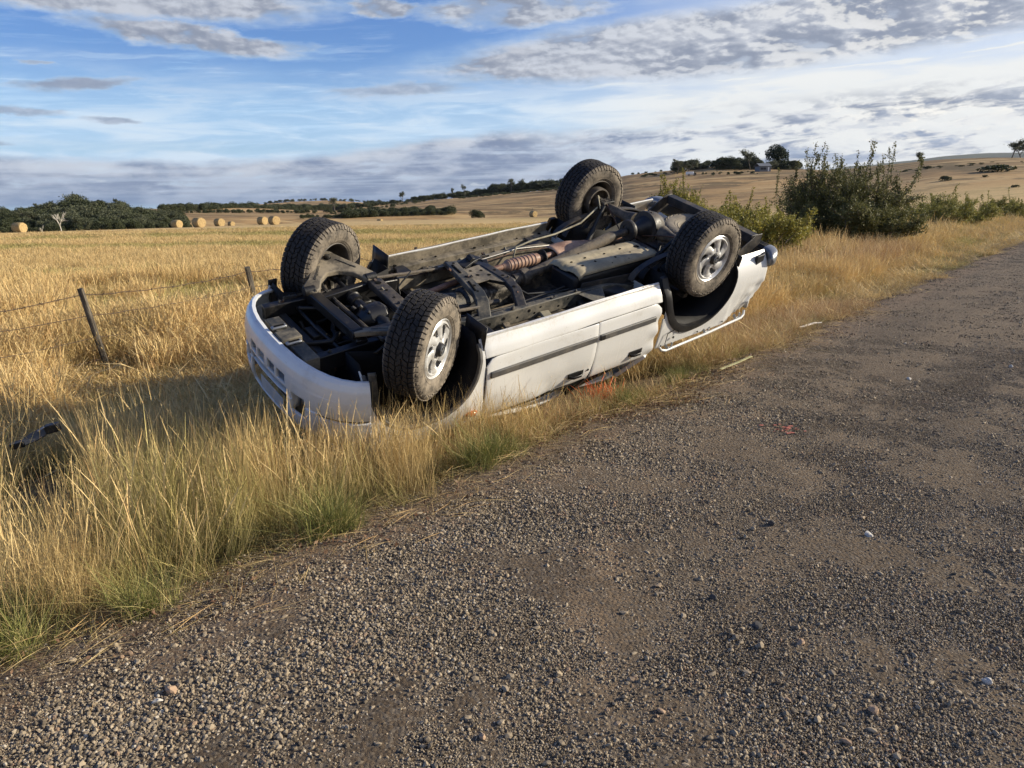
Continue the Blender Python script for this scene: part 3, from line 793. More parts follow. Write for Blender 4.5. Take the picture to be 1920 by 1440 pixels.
for sgn in (-1, 1):
    mb = MB(); mb.grid(lambda u, v: (*plan(sgn*(.335+.005*u), .026-.07*v), .19+.16*u), 4, 3); mb.build('intake_divider', M_paintc, fb, solid=.01)
    mb = MB(); mb.grid(lambda u, v: (*plan(sgn*(.355+.145*u), -.045-.02*v), .195+.15*v), 6, 3); mb.build('fog_lamp_cover', M_paintc, fb, solid=.01)
mb = MB(); mb.box(2.313, 2.318, -.225, .145, .325, .435); mb.build('number_plate', mat('plate_white', dusty((.42, .43, .44), (.25, .23, .2), .5, .8)), fb, bevel=.002)
# grey scuffed bumper end on the driver's side
mb = MB(); mb.grid(lambda u, v: (1.925-.05*u-.03*v*v, -(.775+.035*math.sin(v*2.4)+.02*u), -.03+.37*v), 4, 14); mb.build('bumper_end', M_frameg, truck, solid=.012)
mb = MB(); mb.grid(lambda u, v: (1.93-.07*u, (.775+.03*math.sin(v*2.4)), -.03+.37*v), 4, 14); mb.build('bumper_end', M_black, truck, solid=.012)
# reinforcement behind the bumper
mb = MB(); mb.box(2.10, 2.205, -.45, .20, -.035, .07); rb = mb.build('bumper_beam', M_frameg, truck, bevel=.006)
mb = MB(); mb.box(2.085, 2.235, -.155, -.02, -.048, .075); mb.build('beam_bracket', M_frameg, rb, bevel=.008)
for y_ in (.03, -.21):
    mb = MB(); mb.path([(2.12, y_, -.048), (2.23, y_, -.048)], .040, .02, (0, 0, -1)); e_ = mb.build('tow_eye', M_chrome, rb, bevel=.008)
    mb = MB(); mb.path([(2.135, y_, -.0595), (2.21, y_, -.0595)], .016, .004, (0, 0, -1)); mb.build('dark_slot_strip', M_hole, rb)

# ---- bonnet, front panel, lamps, screen, roof (mostly hidden underneath)
mb = MB()
mb.grid(lambda u, v: (.95+1.15*u, (v*2-1)*(.70-.06*u), .78-.10*u**2-.04*abs(v*2-1)**3), 8, 8); mb.build('bonnet', M_paint, truck, solid=.01)
mb = MB(); mb.grid(lambda u, v: (2.13-.05*abs(u*2-1)**2, (u*2-1)*.45, .46+.17*v), 8, 3); mb.build('grille', M_black, truck, solid=.01)
for sgn in (-1, 1):
    mb = MB(); mb.grid(lambda u, v: (2.13-.14*u, sgn*(.47+.27*u), .46+.17*v), 4, 3); mb.build('headlight', M_lens, truck, solid=.02)
    mb = MB(); mb.path([(.93, sgn*.79, .66), (.38, sgn*.60, .92)], .05, .05); mb.build('window_pillar', M_paint, truck, bevel=.006)
    mb = MB(); mb.path([(-.16, sgn*.80, .66), (-.15, sgn*.61, .94)], .07, .04); mb.build('window_pillar', M_black, truck, bevel=.006)
    mb = MB(); mb.path([(-.90, sgn*.80, .66), (-.78, sgn*.61, .94)], .10, .04); mb.build('window_pillar', M_paint, truck, bevel=.006)
    mb = MB(); mb.add([(.86, sgn*.79, .67), (.36, sgn*.59, .92), (-.12, sgn*.60, .94), (-.13, sgn*.80, .67)], [(0, 1, 2, 3)]); mb.build('side_window', M_glass, truck, solid=.005)
    mb = MB(); mb.add([(-.20, sgn*.80, .67), (-.18, sgn*.60, .94), (-.72, sgn*.60, .94), (-.84, sgn*.80, .67)], [(0, 1, 2, 3)]); mb.build('side_window', M_glass, truck, solid=.005)
mb = MB(); mb.grid(lambda u, v: (.40-1.18*u, (v*2-1)*.62, .94+.07*v+.04*math.sin(v*math.pi)+.02*math.sin(u*9+v*5)), 12, 10); mb.build('roof', M_paint, truck, solid=.02)
mb = MB(); mb.grid(lambda u, v: (.98-.58*u, (v*2-1)*(.72-.10*u), .70+.22*u), 6, 6); mb.build('windscreen', M_glass, truck, solid=.006)
mb = MB(); mb.grid(lambda u, v: (-.94+.16*u, (v*2-1)*(.72-.10*u), .66+.27*u), 4, 4); mb.build('rear_window', M_glass, truck, solid=.006)
# firewall, cab back and inner darkness
mb = MB(); mb.box(.94, .97, -.76, .76, .10, .66); mb.build('firewall', M_liner, truck)
mb = MB(); mb.box(-.955, -.94, -.78, .78, .08, .64); mb.build('cab_back', M_paint, truck)
mb = MB(); mb.box(-1.0, -.985, -.74, .74, .14, .60); mb.build('tub_front', M_paint, truck)
mb = MB(); mb.box(1.0, 2.02, -.48, .48, .40, .41); mb.build('engine_bay_dark_sheet', M_liner, truck)  # black sheet added to stand for the darkness inside the bay
mb = MB(); mb.box(1.97, 2.03, -.40, .40, .06, .52); mb.build('radiator', M_black, truck, bevel=.01)
mb = MB(); mb.grid(lambda u, v: (-2.44+.03*math.sin(u*11)+.05*v*u, (u*2-1)*.76, .06+.53*v), 14, 8); mb.build('tailgate', M_paint, truck, solid=.03)
# white bar along the tub
mb = MB(); mb.tube([(-1.05, -.815, .615), (-1.075, -.835, .655), (-1.13, -.842, .672), (-1.7, -.850, .645), (-2.22, -.852, .608), (-2.27, -.84, .590), (-2.29, -.82, .555)], .0125, 10)
rl = mb.build('tub_rail', M_paint, truck, smooth_angle=60)
for x_, z_ in ((-1.17, .655), (-1.70, .632), (-2.16, .60)):
    mb = MB(); mb.path([(x_+.05, -.832, z_-.045), (x_+.02, -.842, z_), (x_-.03, -.842, z_), (x_-.05, -.832, z_-.045)], .028, .008, (0, -1, 0)); mb.build('rail_bracket', M_chrome, rl, bevel=.002)

# ------------------------------------------------------------------ chassis
def holes(pts, r=.014, parent=None, nrm=(0, 0, -1), name='hole_disc'):
    for p in pts:
        if len(p) == 4: rr_ = p[3]
        else: rr_ = r
        mb = MB(); mb.disc(p[:3], nrm, rr_, 12, .0022); mb.build(name, M_hole, parent)  # thin black disc on solid metal, standing for a hole's dark inside
for sgn in (-1, 1):
    pts = [(2.13, .41, .035), (1.75, .40, .03), (1.3, .395, .035), (1.0, .41, .06)]; fpts = pts; pts = [(.99, .41, .061), (.80, .445, .075), (.55, .46, .075), (-.30, .46, .075), (-.62, .455, .095), (-.90, .45, .17), (-1.15, .45, .23), (-1.75, .45, .24), (-2.0, .45, .17), (-2.35, .45, .12)]
    mb = MB(); mb.path([(x, sgn*y, z) for x, y, z in pts], .062, [.12]*6+[.14]*4, (0, 0, -1))
    fr = mb.build('frame_rail', M_frameg if sgn < 0 else M_brownl, truck, bevel=.008)
    mb = MB(); mb.path([(x, sgn*y, z+.002) for x, y, z in fpts], .066, .12, (0, 0, -1)); mb.build('front_rail_section', M_front, truck, bevel=.008)
    ys = sgn*.4915
    if sgn < 0:
        holes([(.70, ys, .075, .015), (.56, ys, .06), (.42, ys, .085, .010), (.30, ys, .055, .014), (.24, ys, .09, .010), (.18, ys, .05, .009), (-.02, ys, .09, .010), (-.12, ys, .05, .009)], parent=fr, nrm=(0, -1, 0))
    # cab mount outriggers
    for xo in (.83, -.62):
        mb = MB(); mb.path([(xo, sgn*.47, .09), (xo-.02, sgn*.62, .07), (xo-.02, sgn*.68, .07)], [.20, .11, .10], .05, (0, 0, -1)); mb.build('cab_mount', M_frame, truck, bevel=.008)
    # gusset plate standing off the rail
    mb = MB(); mb.plate([(-.22, .0), (-.50, .0), (-.42, .17), (-.36, .17)], (0, sgn*.50, .03), (1, 0, 0), (0, sgn*.9, .35), .006); mb.build('gusset', M_frameg, truck)
# cross members
def xmem(name, pts, w, h, m=M_frameg, hl=()):
    mb = MB(); mb.path(pts, w, h, (0, 0, -1)); o = mb.build(name, m, truck, bevel=.009, seg=3)
    if hl: holes(hl, parent=o)
    return o
xmem('cross_member', [(.44, .45, .05), (.46, .41, .0), (.50, .34, -.045), (.57, .05, -.055), (.62, -.22, -.05), (.66, -.33, -.035), (.70, -.41, .01), (.72, -.45, .04)], .105, .05,
     hl=[(.50, .30, -.0715, .012), (.565, .03, -.081, .010), (.60, -.13, -.079, .016), (.625, -.22, -.0755, .010)])
for p0, p1 in (((.535, .27, -.077), (.565, .10, -.081)), ((.595, -.05, -.081), (.64, -.21, -.077))):
    mb = MB(); mb.path([p0, p1], .018, .010, (0, 0, -1)); mb.build('dark_slot_strip', M_hole, truck, bevel=.004)
xmem('cross_member', [(.27, .44, .05), (.27, .36, .0), (.25, .18, -.03), (.24, -.10, -.035), (.27, -.27, -.02), (.32, -.38, .01), (.35, -.46, .045)], .085, .05, M_frame, [(.245, .06, -.057), (.25, -.06, -.06), (.28, -.25, -.05)])
# gearbox plate, trumpet shaped, with holes
mb = MB()
mb.plate([(.56, -.02), (.55, .22), (.45, .20), (.30, .22), (.22, .18), (.20, .0), (.23, -.16), (.30, -.14), (.38, -.05), (.50, -.06)], (0, 0, -.048), (1, 0, 0), (0, 1, 0), .006)
gp = mb.build('gearbox_plate', M_brownl, truck, bevel=.002)
holes([(.50, .15, -.0482), (.50, .07, -.0482), (.43, .15, -.0482, .012), (.42, .06, -.0482, .016), (.34, .12, -.0482), (.33, .02, -.0482, .017), (.27, -.05, -.0482)], .013, gp)
xmem('cross_member', [(-1.05, .45, .2), (-1.05, -.45, .2)], .08, .06, M_frame)
xmem('cross_member', [(-1.80, .45, .2), (-1.80, -.45, .2)], .08, .06, M_frame)
xmem('front_cross_member', [(1.76, .38, -.01), (1.76, .30, -.045), (1.75, -.34, -.045), (1.76, -.40, -.01)], .085, .085, M_front)
xmem('front_cross_member', [(1.24, .42, -.02), (1.25, .30, -.055), (1.27, .05, -.060), (1.29, -.28, -.060), (1.28, -.42, -.02)], .12, .06, M_frame,
     [(1.255, .24, -.0885, .024), (1.265, .10, -.090, .012), (1.275, -.03, -.0915, .010), (1.285, -.22, -.0915, .030)])
mb = MB(); mb.path([(1.74, -.30, -.02), (1.30, -.34, -.03)], .06, .07, (0, 0, -1)); mb.path([(1.74, .30, -.02), (1.30, .34, -.03)], .06, .07, (0, 0, -1)); mb.build('subframe_bar', M_front, truck, bevel=.008)

# lower arms
def arm(sgn, dz=0.0):
    out = [(1.56, .66), (1.66, .56), (1.74, .46), (1.815, .40), (1.815, .335), (1.75, .315), (1.70, .34), (1.65, .42), (1.57, .475), (1.47, .47), (1.38, .425), (1.335, .36), (1.30, .32), (1.235, .33), (1.215, .39), (1.28, .48), (1.36, .57), (1.43, .66), (1.49, .69)]
    z = lambda y: -.075-(y-.33)*.34+dz*(y-.33)
    n = len(out); vs = [(x, sgn*y, z(y)-.022) for x, y in out]+[(x, sgn*y, z(y)+.022) for x, y in out]
    mb = MB(); mb.add(vs, [tuple(range(n)), tuple(range(n, 2*n))[::-1]]+[(i, (i+1) % n, n+(i+1) % n, n+i) for i in range(n)])
    o = mb.build('lower_arm', M_brownl, truck, bevel=.010, seg=3, smooth_angle=40)
    holes([(1.50, sgn*.615, z(.615)-.0225, .030), (1.66, sgn*.47, z(.47)-.0225, .008), (1.36, sgn*.49, z(.49)-.0225, .008)], parent=o)
    mb = MB(); mb.path([(1.44, sgn*.585, z(.585)-.024), (1.33, sgn*.465, z(.465)-.024)], .014, .006, (0, 0, -1)); mb.path([(1.60, sgn*.55, z(.55)-.024), (1.70, sgn*.43, z(.43)-.024)], .014, .006, (0, 0, -1)); mb.build('pressed_rib', M_frameg, o)
    for x_, y_ in ((1.78, .365), (1.26, .36)):
        mb = MB(); mb.tube([(x_-.045, sgn*y_, z(y_)), (x_+.045, sgn*y_, z(y_))], .036, 14); mb.build('bush', M_black, o, bevel=.004)
    mb = MB(); mb.tube([(1.50, sgn*.615, z(.615)-.05), (1.50, sgn*.62, z(.62)+.08)], [.022, .03], 12); mb.build('ball_joint', M_cast, o)
arm(1); arm(-1)
for sgn, zc in ((1, -.068), (-1, -.106)):
    mb = MB(); mb.revolve([(-.02, .03), (-.02, .135), (0, .137), (.02, .135), (.02, .03)], n=36, ring=True)
    o = mb.build('brake_disc', M_cast, truck); o.matrix_local = Matrix.Translation((1.48, sgn*.70, zc)) @ Matrix.Rotation(-.44 if sgn > 0 else -.54, 4, 'Z')
    mb = MB(); mb.tube([(1.50, sgn*.60, zc-.10), (1.49, sgn*.64, zc), (1.47, sgn*.63, zc+.16)], [.03, .05, .025], 10); mb.beam((1.36, sgn*.66, zc-.02), (1.42, sgn*.70, zc+.08), .06, .12)
    mb.build('steering_knuckle', M_cast, truck, bevel=.006)
    # drive shaft with rubber boots
    mb = MB(); mb.tube([(1.48, sgn*.16, -.01), (1.48, sgn*.22, -.01), (1.48, sgn*.23, -.015), (1.48, sgn*.29, -.02), (1.48, sgn*.30, -.03), (1.48, sgn*.50, -.05), (1.48, sgn*.51, -.05), (1.48, sgn*.58, -.06), (1.48, sgn*.60, -.065)], [.05, .05, .055, .03, .018, .018, .03, .052, .045], 16)
    mb.build('drive_shaft', M_black, truck)
    mb = MB(); mb.tube([(1.42, sgn*.52, -.10), (1.40, sgn*.50, .10), (1.39, sgn*.48, .30)], [.022, .030, .030], 12); mb.build('shock_absorber', M_cast, truck)
    mb = MB(); mb.tube([(1.26, sgn*.365, -.07), (.62, sgn*.365, -.015)], .014, 8); mb.build('torsion_bar', M_brown, truck)
    mb = MB(); mb.tube([(1.63, sgn*.20, -.02), (1.62, sgn*.45, -.03), (1.585, sgn*.64, zc-.02)], [.016, .014, .012], 8); mb.build('tie_rod', M_cast, truck)
mb = MB(); mb.tube([(1.63, -.22, -.02), (1.63, .22, -.02)], .018, 8); mb.build('relay_rod', M_frame, truck)
# stabiliser bar
mb = MB(); mb.tube([(1.50, .55, -.09), (1.70, .50, .02), (1.88, .40, .04), (1.90, 0, .03), (1.88, -.40, .04), (1.70, -.50, .02), (1.50, -.55, -.13)], .013, 8); mb.build('stabiliser_bar', M_front, truck, smooth_angle=60)
# front differential, sump, gearbox, transfer case
mb = MB(); mb.tube([(1.60, -.08, .02), (1.54, -.08, .01), (1.44, -.08, .01), (1.36, -.05, .03), (1.24, -.02, .06)], [.06, .11, .12, .07, .05], 16); mb.tube([(1.48, -.3, .0), (1.48, .3, .0)], .042, 12)
for k in range(9): a_ = k*.7; mb.tube([(1.43+.02*k, -.08+.10*math.cos(a_), .01+.10*math.sin(a_)), (1.45+.02*k, -.08+.125*math.cos(a_), .01+.125*math.sin(a_))], .016, 7)
mb.build('front_differential', M_front, truck, bevel=.003)
mb = MB(); mb.box(1.34, 1.72, -.36, -.16, .02, .2); mb.tube([(1.42, -.26, .02), (1.42, -.26, -.02)], .05, 12); mb.tube([(1.6, -.25, .02), (1.6, -.25, -.01)], .035, 12)
for k in range(6): mb.beam((1.36+.06*k, -.37, .06), (1.36+.06*k, -.15, .06), .008, .10)
mb.build('engine_sump', M_cast, truck, bevel=.008)
mb = MB(); mb.tube([(1.2, 0, .2), (1.05, 0, .19), (.9, 0, .16), (.62, 0, .14), (.6, 0, .14), (.40, 0, .13)], [.2, .18, .13, .11, .13, .12], 18)
for k in range(4): mb.tube([(1.08-.1*k, 0, .18-.01*k), (1.065-.1*k, 0, .18-.01*k)], .19-.02*k, 18)
mb.build('gearbox', M_cast, truck)
mb = MB(); mb.box(.10, .40, -.10, .16, .04, .26); mb.tube([(.10, .03, .10), (-.02, .03, .08)], [.07, .05], 14); mb.build('transfer_case', M_cast, truck, bevel=.02)
mb = MB(); mb.tube([(.42, -.24, .06), (.95, -.20, .03), (1.22, -.07, .04)], .024, 10); mb.build('front_propeller_shaft', M_frame, truck)
mb = MB(); mb.tube([(.05, .03, .07), (-.02, .03, .065), (-.03, .03, .065), (-.10, .03, .06), (-.11, .03, .06), (-.38, .04, .02), (-1.05, -.02, -.15), (-1.10, -.03, -.16), (-1.20, -.05, -.185)], [.05, .05, .075, .075, .045, .05, .05, .035, .035], 18)
mb.build('propeller_shaft', M_brown, truck)
# exhaust
mb = MB(); mb.tube([(.95, .22, .12), (.62, .20, .06), (.40, .17, .02), (.12, .17, .0), (.06, .17, .0)], .026, 12); mb.build('exhaust_pipe', M_rust, truck, smooth_angle=60)
mb = MB(); pr = [(.07, .028), (.04, .036), (.02, .050)]
for k in range(8): x_ = .01-.04*k; pr += [(x_, .050), (x_-.006, .056), (x_-.012, .056), (x_-.018, .050)]
pr += [(-.325, .048), (-.345, .036), (-.37, .028)]
mb.tube([(x, .17-.0*x, 0+.0*x) for x, r in pr], [r for x, r in pr], 24); mb.build('catalytic_converter', M_shield, truck, smooth_angle=25)
mb = MB(); mb.tube([(-.37, .17, .0), (-.42, .17, .0)], .040, 14); mb.tube([(-.385, .17, 0), (-.392, .17, 0)], .072, 14); mb.build('flange', M_frame, truck)
mb = MB(); mb.tube([(-.38, .17, .0), (-.52, .18, .0), (-.62, .20, .01), (-.90, .25, .0), (-1.2, .33, .08), (-1.6, .36, .10), (-2.3, .30, .12)], [.024, .026, .028, .034, .03, .026, .026], 12); mb.build('exhaust_pipe', M_rust, truck, smooth_angle=60)
mb = MB()
mb.grid(lambda u, v: (-.52-.50*u, .10+.24*v+.03*u, -.055+.050*(abs(v-.45)*2)**2+.03*u+.014*math.sin(u*6+v*3)), 10, 10); mb.build('heat_shield', M_shield, truck, solid=.003, smooth_angle=50)
mb = MB(); mb.beam((.18, .30, -.03), (.20, .22, .0), .05, .04); mb.beam((.44, .26, .0), (.30, .30, .0), .03, .05); mb.tube([(.22, .30, -.02), (.16, .36, .02)], .03, 10); mb.build('exhaust_hanger', M_black, truck, bevel=.005)
# fuel tank and its guard
mb = MB(); mb.box(-1.28, -.27, -.40, -.08, -.06, .13); mb.build('fuel_tank', M_black, truck, bevel=.03, seg=3)
mb = MB()
def gz(u, v): return -.105+.010*max(-.6, min(.6, 1.4*math.cos(v*math.pi*4)))+(.03*max(0, (.05-u)/.05) if u < .05 else 0)+(.06*max(0, (u-.94)/.06))+(.03*max(0, abs(v-.5)*2-.9)*10)
mb.grid(lambda u, v: (-.27-1.04*u+.07*(v-.5), -.405+.335*v, gz(u, v)), 40, 24); tg = mb.build('tank_guard', M_guard, truck, solid=.005, smooth_angle=50, off=1)
holes([(-.27-1.04*u+.07*(v-.5), -.405+.335*v, gz(u, v)-.007, r) for u, v, r in ((.12, .25, .012), (.12, .6, .012), (.28, .3, .012), (.28, .62, .012), (.30, .88, .010), (.5, .25, .011), (.5, .6, .012), (.52, .85, .010), (.70, .3, .008), (.70, .62, .012), (.72, .85, .010), (.88, .55, .026), (.9, .3, .010), (.92, .85, .010), (.4, .08, .006), (.6, .08, .006))], parent=tg)
mb = MB(); mb.path([(-.30, -.445, .02), (-1.2, -.445, .08)], .01, .10, (0, 0, 1)); mb.build('tank_strap', M_frame, truck)
# floor pan between the rails and out to the sills
mb = MB()
def fz(x, y):
    a = abs(y); z = .145-.0*x
    if a < .20: z = .145+.13*min(1, (.20-a)/.06)
    z += .007*math.sin(x*40)*(1 if .25 < a < .70 else 0)
    return z
mb.grid(lambda u, v: (.95-1.9*u, -.735+1.47*v, fz(.95-1.9*u, -.735+1.47*v)), 70, 44); mb.build('floor_pan', M_pan, truck, solid=.003, smooth_angle=50)
for sgn in (-1, 1):
    mb = MB(); mb.path([(.97, sgn*.755, .03), (-.93, sgn*.755, .03)], .02, .12, (0, 0, -1)); mb.path([(.97, sgn*.705, .11), (.4, sgn*.70, .105), (-.2, sgn*.70, .11), (-.93, sgn*.70, .105)], .085, .10, (0, 0, -1))
    mb.build('sill_flange', M_brownl if sgn > 0 else M_paint, truck, bevel=.004)
    if sgn > 0:
        for xk, rk_ in ((.83, .016), (.55, .007), (.41, .011), (-.02, .014), (-.12, .007), (-.52, .010), (-.80, .016)):
            k = int(rk_*1000)
            mb = MB(); mb.disc((xk, .70, .052), (0, 0, -1), rk_, 10, .006); mb.build('grommet', M_hole if k % 3 else M_frameg, truck)
mb = MB()
mb.grid(lambda u, v: (-.99-1.44*u, -.47+.94*v, .235+.010*math.sin(u*70)), 80, 6); mb.build('tub_floor', M_frame, truck, solid=.003, smooth_angle=50)
for k in range(5):
    mb = MB(); mb.box(-1.1-.28*k-.03, -1.1-.28*k+.03, -.74, .74, .19, .232); mb.build('tub_bearer', M_frame, truck, bevel=.006)
# brake hose and cables
mb = MB(); mb.tube([(-.20, .36, .10), (-.26, .40, -.03), (-.45, .40, -.06), (-.75, .42, -.06), (-1.10, .45, -.10), (-1.35, .5, -.20)], .009, 8); mb.build('brake_cable', M_cream, truck, smooth_angle=80)
mb = MB(); mb.tube([(-1.35, .46, -.20), (-1.42, .58, -.28), (-1.50, .60, -.20), (-1.52, .58, -.10)], .007, 8); mb.build('brake_hose', M_cream, truck, smooth_angle=80)
for pts in ([(.9, -.30, .05), (.5, -.34, .08), (0, -.30, .07), (-.25, -.36, .05)], [(.2, .30, .06), (-.3, .34, .08), (-.8, .38, .10), (-1.3, .30, .10)], [(-1.25, -.42, .1), (-1.32, -.36, -.06), (-1.4, -.30, -.12), (-1.46, -.40, -.14)]):
    mb = MB(); mb.tube(pts, .008, 6); mb.build('pipe_line', M_black, truck, smooth_angle=80)
# rear axle
mb = MB(); mb.tube([(-1.48, .66, -.187), (-1.48, .56, -.187), (-1.48, .55, -.187), (-1.48, .25, -.187), (-1.48, .10, -.19)], [.055, .055, .043, .045, .075], 16)
mb.tube([(-1.48, -.66, -.187), (-1.48, -.56, -.187), (-1.48, -.55, -.187), (-1.48, -.36, -.187), (-1.48, -.24, -.19)], [.055, .055, .043, .048, .075], 16)
ax = mb.build('rear_axle', M_brown, truck, smooth_angle=50)
mb = MB(); ring = []
for x_, r_ in ((-1.63, .02), (-1.625, .07), (-1.60, .10), (-1.555, .125), (-1.50, .138), (-1.45, .138), (-1.445, .150), (-1.425, .150), (-1.42, .11), (-1.37, .08), (-1.30, .055), (-1.25, .048), (-1.245, .07), (-1.215, .07), (-1.21, .03)):
    ring.append([(x_, -.07+r_*math.cos(t)*1.0, -.195+r_*math.sin(t)) for t in [2*math.pi*k/28 for k in range(28)]])
mb.loft(ring); df = mb.build('differential', M_frame, truck, smooth_angle=35)
mb = MB(); mb.tube([(-1.47, -.07, -.325), (-1.47, -.07, -.345)], .02, 6); mb.build('drain_plug', M_cast, df)
mb = MB(); mb.revolve([(-1.25, .095), (-1.235, .100), (-1.225, .100), (-1.21, .094), (-1.21, .06), (-1.25, .06)], c=(0, -.05, -.19), n=32, axis='x', ring=True); mb.build('flange', M_frame, truck)
for sgn in (-1, 1):
    mb = MB()
    for k in range(4):
        e = 1-.22*k; pts = [(-1.45+.62*e*math.cos(t), sgn*.52, .05-.19*math.sin(t)**.8*(1-.0*k)+.012*k) for t in [math.pi*(.02+.96*i/14) for i in range(15)]]
        mb.path(pts, .06, .010, (0, 0, -1))
    mb.build('leaf_spring', M_frame, truck)
    mb = MB(); mb.box(-1.55, -1.41, sgn*.52-.05, sgn*.52+.05, -.245, -.225)
    for dx in (-.045, .045):
        for dy in (-.036, .036): mb.tube([(-1.48+dx, sgn*.52+dy, -.26), (-1.48+dx, sgn*.52+dy, -.10)], .007, 6)
    mb.build('spring_clamp', M_cast, truck, bevel=.003)
    mb = MB(); mb.tube([(-1.40, sgn*.46, -.22), (-1.24, sgn*.40, -.05), (-1.22, sgn*.39, -.03), (-1.08, sgn*.34, .14)], [.018, .018, .028, .028], 12); mb.build('shock_absorber', M_black, truck)
    mb = MB(); mb.revolve([(-.05, .13), (-.05, .145), (.03, .148), (.035, .12), (.035, .02)], c=(-1.48, sgn*.66, -.187), n=36); mb.build('brake_drum', M_barrel, truck)
# tow bar and rear bumper
mb = MB(); mb.path([(-2.50, .54, -.10), (-2.47, 0, -.11), (-2.44, -.62, -.10)], .10, .085, (0, 0, -1)); tb = mb.build('tow_bar', M_frame, truck, bevel=.006)
for sgn in (-1, 1):
    mb = MB(); mb.plate([(-2.45, -.14), (-2.55, -.14), (-2.55, -.04), (-2.20, .14), (-2.05, .14), (-2.05, .08)], (0, sgn*.56 if sgn > 0 else -.63, 0), (1, 0, 0), (0, 0, 1), -.012); mb.build('tow_bar_bracket', M_frame, truck, bevel=.003)
mb = MB(); mb.path([(-2.60, .78, .045), (-2.63, .3, .045), (-2.63, -.3, .045), (-2.58, -.76, .045)], .12, .13, (0, 0, -1)); bm_ = mb.build('rear_bumper', M_black, truck, bevel=.02, seg=3)
for k in range(3):
    mb = MB(); mb.path([(-2.575-.03*k, -.45, -.026), (-2.565-.03*k, -.72, -.026)], .012, .012, (0, 0, -1)); mb.build('tread_ridge', M_frameg, bm_, bevel=.003)
for sgn in (-1, 1):
    mb = MB(); rings = []
    for i in range(9):
        t = i/8; y = .70+.17*t; sc = math.sqrt(max(.02, 1-t**3.2)); cx_ = -2.585+.10*t*t
        rings.append([(cx_+.088*sc*math.copysign(abs(math.cos(a))**.6, math.cos(a)), sgn*y, .05+.088*sc*math.copysign(abs(math.sin(a))**.6, math.sin(a))) for a in [2*math.pi*k/24 for k in range(24)]])
    mb.loft(rings); mb.build('bumper_cap', M_chrome, bm_, smooth_angle=60)
mb = MB(); mb.path([(-2.50, -.72, .03), (-2.40, -.79, .03), (-2.28, -.80, .03)], .03, .10, (0, 0, -1)); mb.build('bumper_bracket', M_black, truck, bevel=.004)
# ------------------------------------------------------------------ the small stuff bolted under the truck
M_hose = mat('black_rubber_hose', base=(.012, .012, .012), rough=.55)
M_rustd = mat('dark_rust', dusty((.045, .024, .016), (.17, .09, .055), .38, .66, 9.0, .6, .95))
M_bright = mat('cable_tie_metal', base=(.42, .40, .36), rough=.4, metal=.5)
g = random.Random(77)
def wander(p, d, L, n=7, j=.25):
    p = Vector(p); d = Vector(d).normalized(); out = [p.copy()]
    for i in range(n):
        d = (d+Vector((g.gauss(0, j), g.gauss(0, j), g.gauss(0, j*.5)))).normalized(); p = p+d*(L/n); out.append(p.copy())
    return out
for i in range(15):            # hoses and looms in the front bay
    p = (g.uniform(1.05, 2.0), g.uniform(-.40, .40), g.uniform(.02, .20)); mb = MB(); mb.tube(wander(p, (g.uniform(-1, .3), g.gauss(0, 1), g.gauss(0, .3)), g.uniform(.2, .55), j=.4), g.choice((.007, .010, .016)), 7)
    mb.build('hose', g.choice((M_hose, M_hose, M_front, M_rustd)), truck, smooth_angle=60)
for i in range(18):            # lumps: pumps, mounts, housings
    x_, y_, z_ = g.uniform(1.02, 2.0), g.uniform(-.38, .38), g.uniform(.10, .26); a_, b_, c_ = (g.uniform(.03, .09) for _ in range(3)); mb = MB()
    if i % 2: mb.box(x_-a_, x_+a_, y_-b_, y_+b_, z_-c_*.7, z_+.1)
    else: mb.tube([(x_, y_, z_+.1), (x_, y_, z_-.02), (x_, y_, z_-.035)], [a_, a_, a_*.6], 14)
    mb.build('engine_mount' if i % 2 else 'pump_housing', g.choice((M_front, M_front, M_cast, M_hose)), truck, bevel=.010)
for i in range(16):            # brackets on the rails and cross members
    sx = g.choice((-1, 1)); x_ = g.choice((1.9, 1.62, 1.05, .9, .62, .1, -.12, -.55, -.75, -1.0, -1.3, -1.7, -1.95, -2.2))+g.uniform(-.04, .04); y_ = sx*g.uniform(.36, .44); z_ = float(np.interp(x_, [-2.3, -1.15, -.6, 2.1], [.05, .15, .02, -.03])); w_ = g.uniform(.025, .05)
    mb = MB(); mb.path([(x_-w_, y_, z_+.05), (x_-w_, y_, z_), (x_+w_, y_-sx*.01, z_-.008), (x_+w_, y_-sx*.02, z_+.05)], g.uniform(.025, .05), .006, (0, 1, 0)); mb.tube([(x_, y_, z_-.022), (x_, y_, z_+.01)], .010, 6)
    mb.build('bracket', g.choice((M_frame, M_frameg, M_rustd)), truck, bevel=.002)
for i in range(34):            # bolt heads
    sx = g.choice((-1, 1)); x_, y_, z_ = g.choice(((.66, .40, -.0), (.60, .20, -.082), (.55, .0, -.083), (.27, .33, -.02), (.25, .10, -.06), (1.76, .33, -.09), (1.75, .1, -.09), (1.26, .30, -.088), (1.28, .12, -.092), (.45, .47, .004), (.05, .47, .004), (-.2, .47, .004), (.84, .46, .01), (2.0, .41, -.027), (1.0, .41, -.003)))
    mb = MB(); mb.tube([(x_+g.uniform(-.03, .03), sx*y_+g.uniform(-.02, .02), z_-.010), (x_, sx*y_, z_+.012)], g.choice((.009, .012)), 6); mb.build('bolt', g.choice((M_cast, M_rustd, M_frameg)), truck)
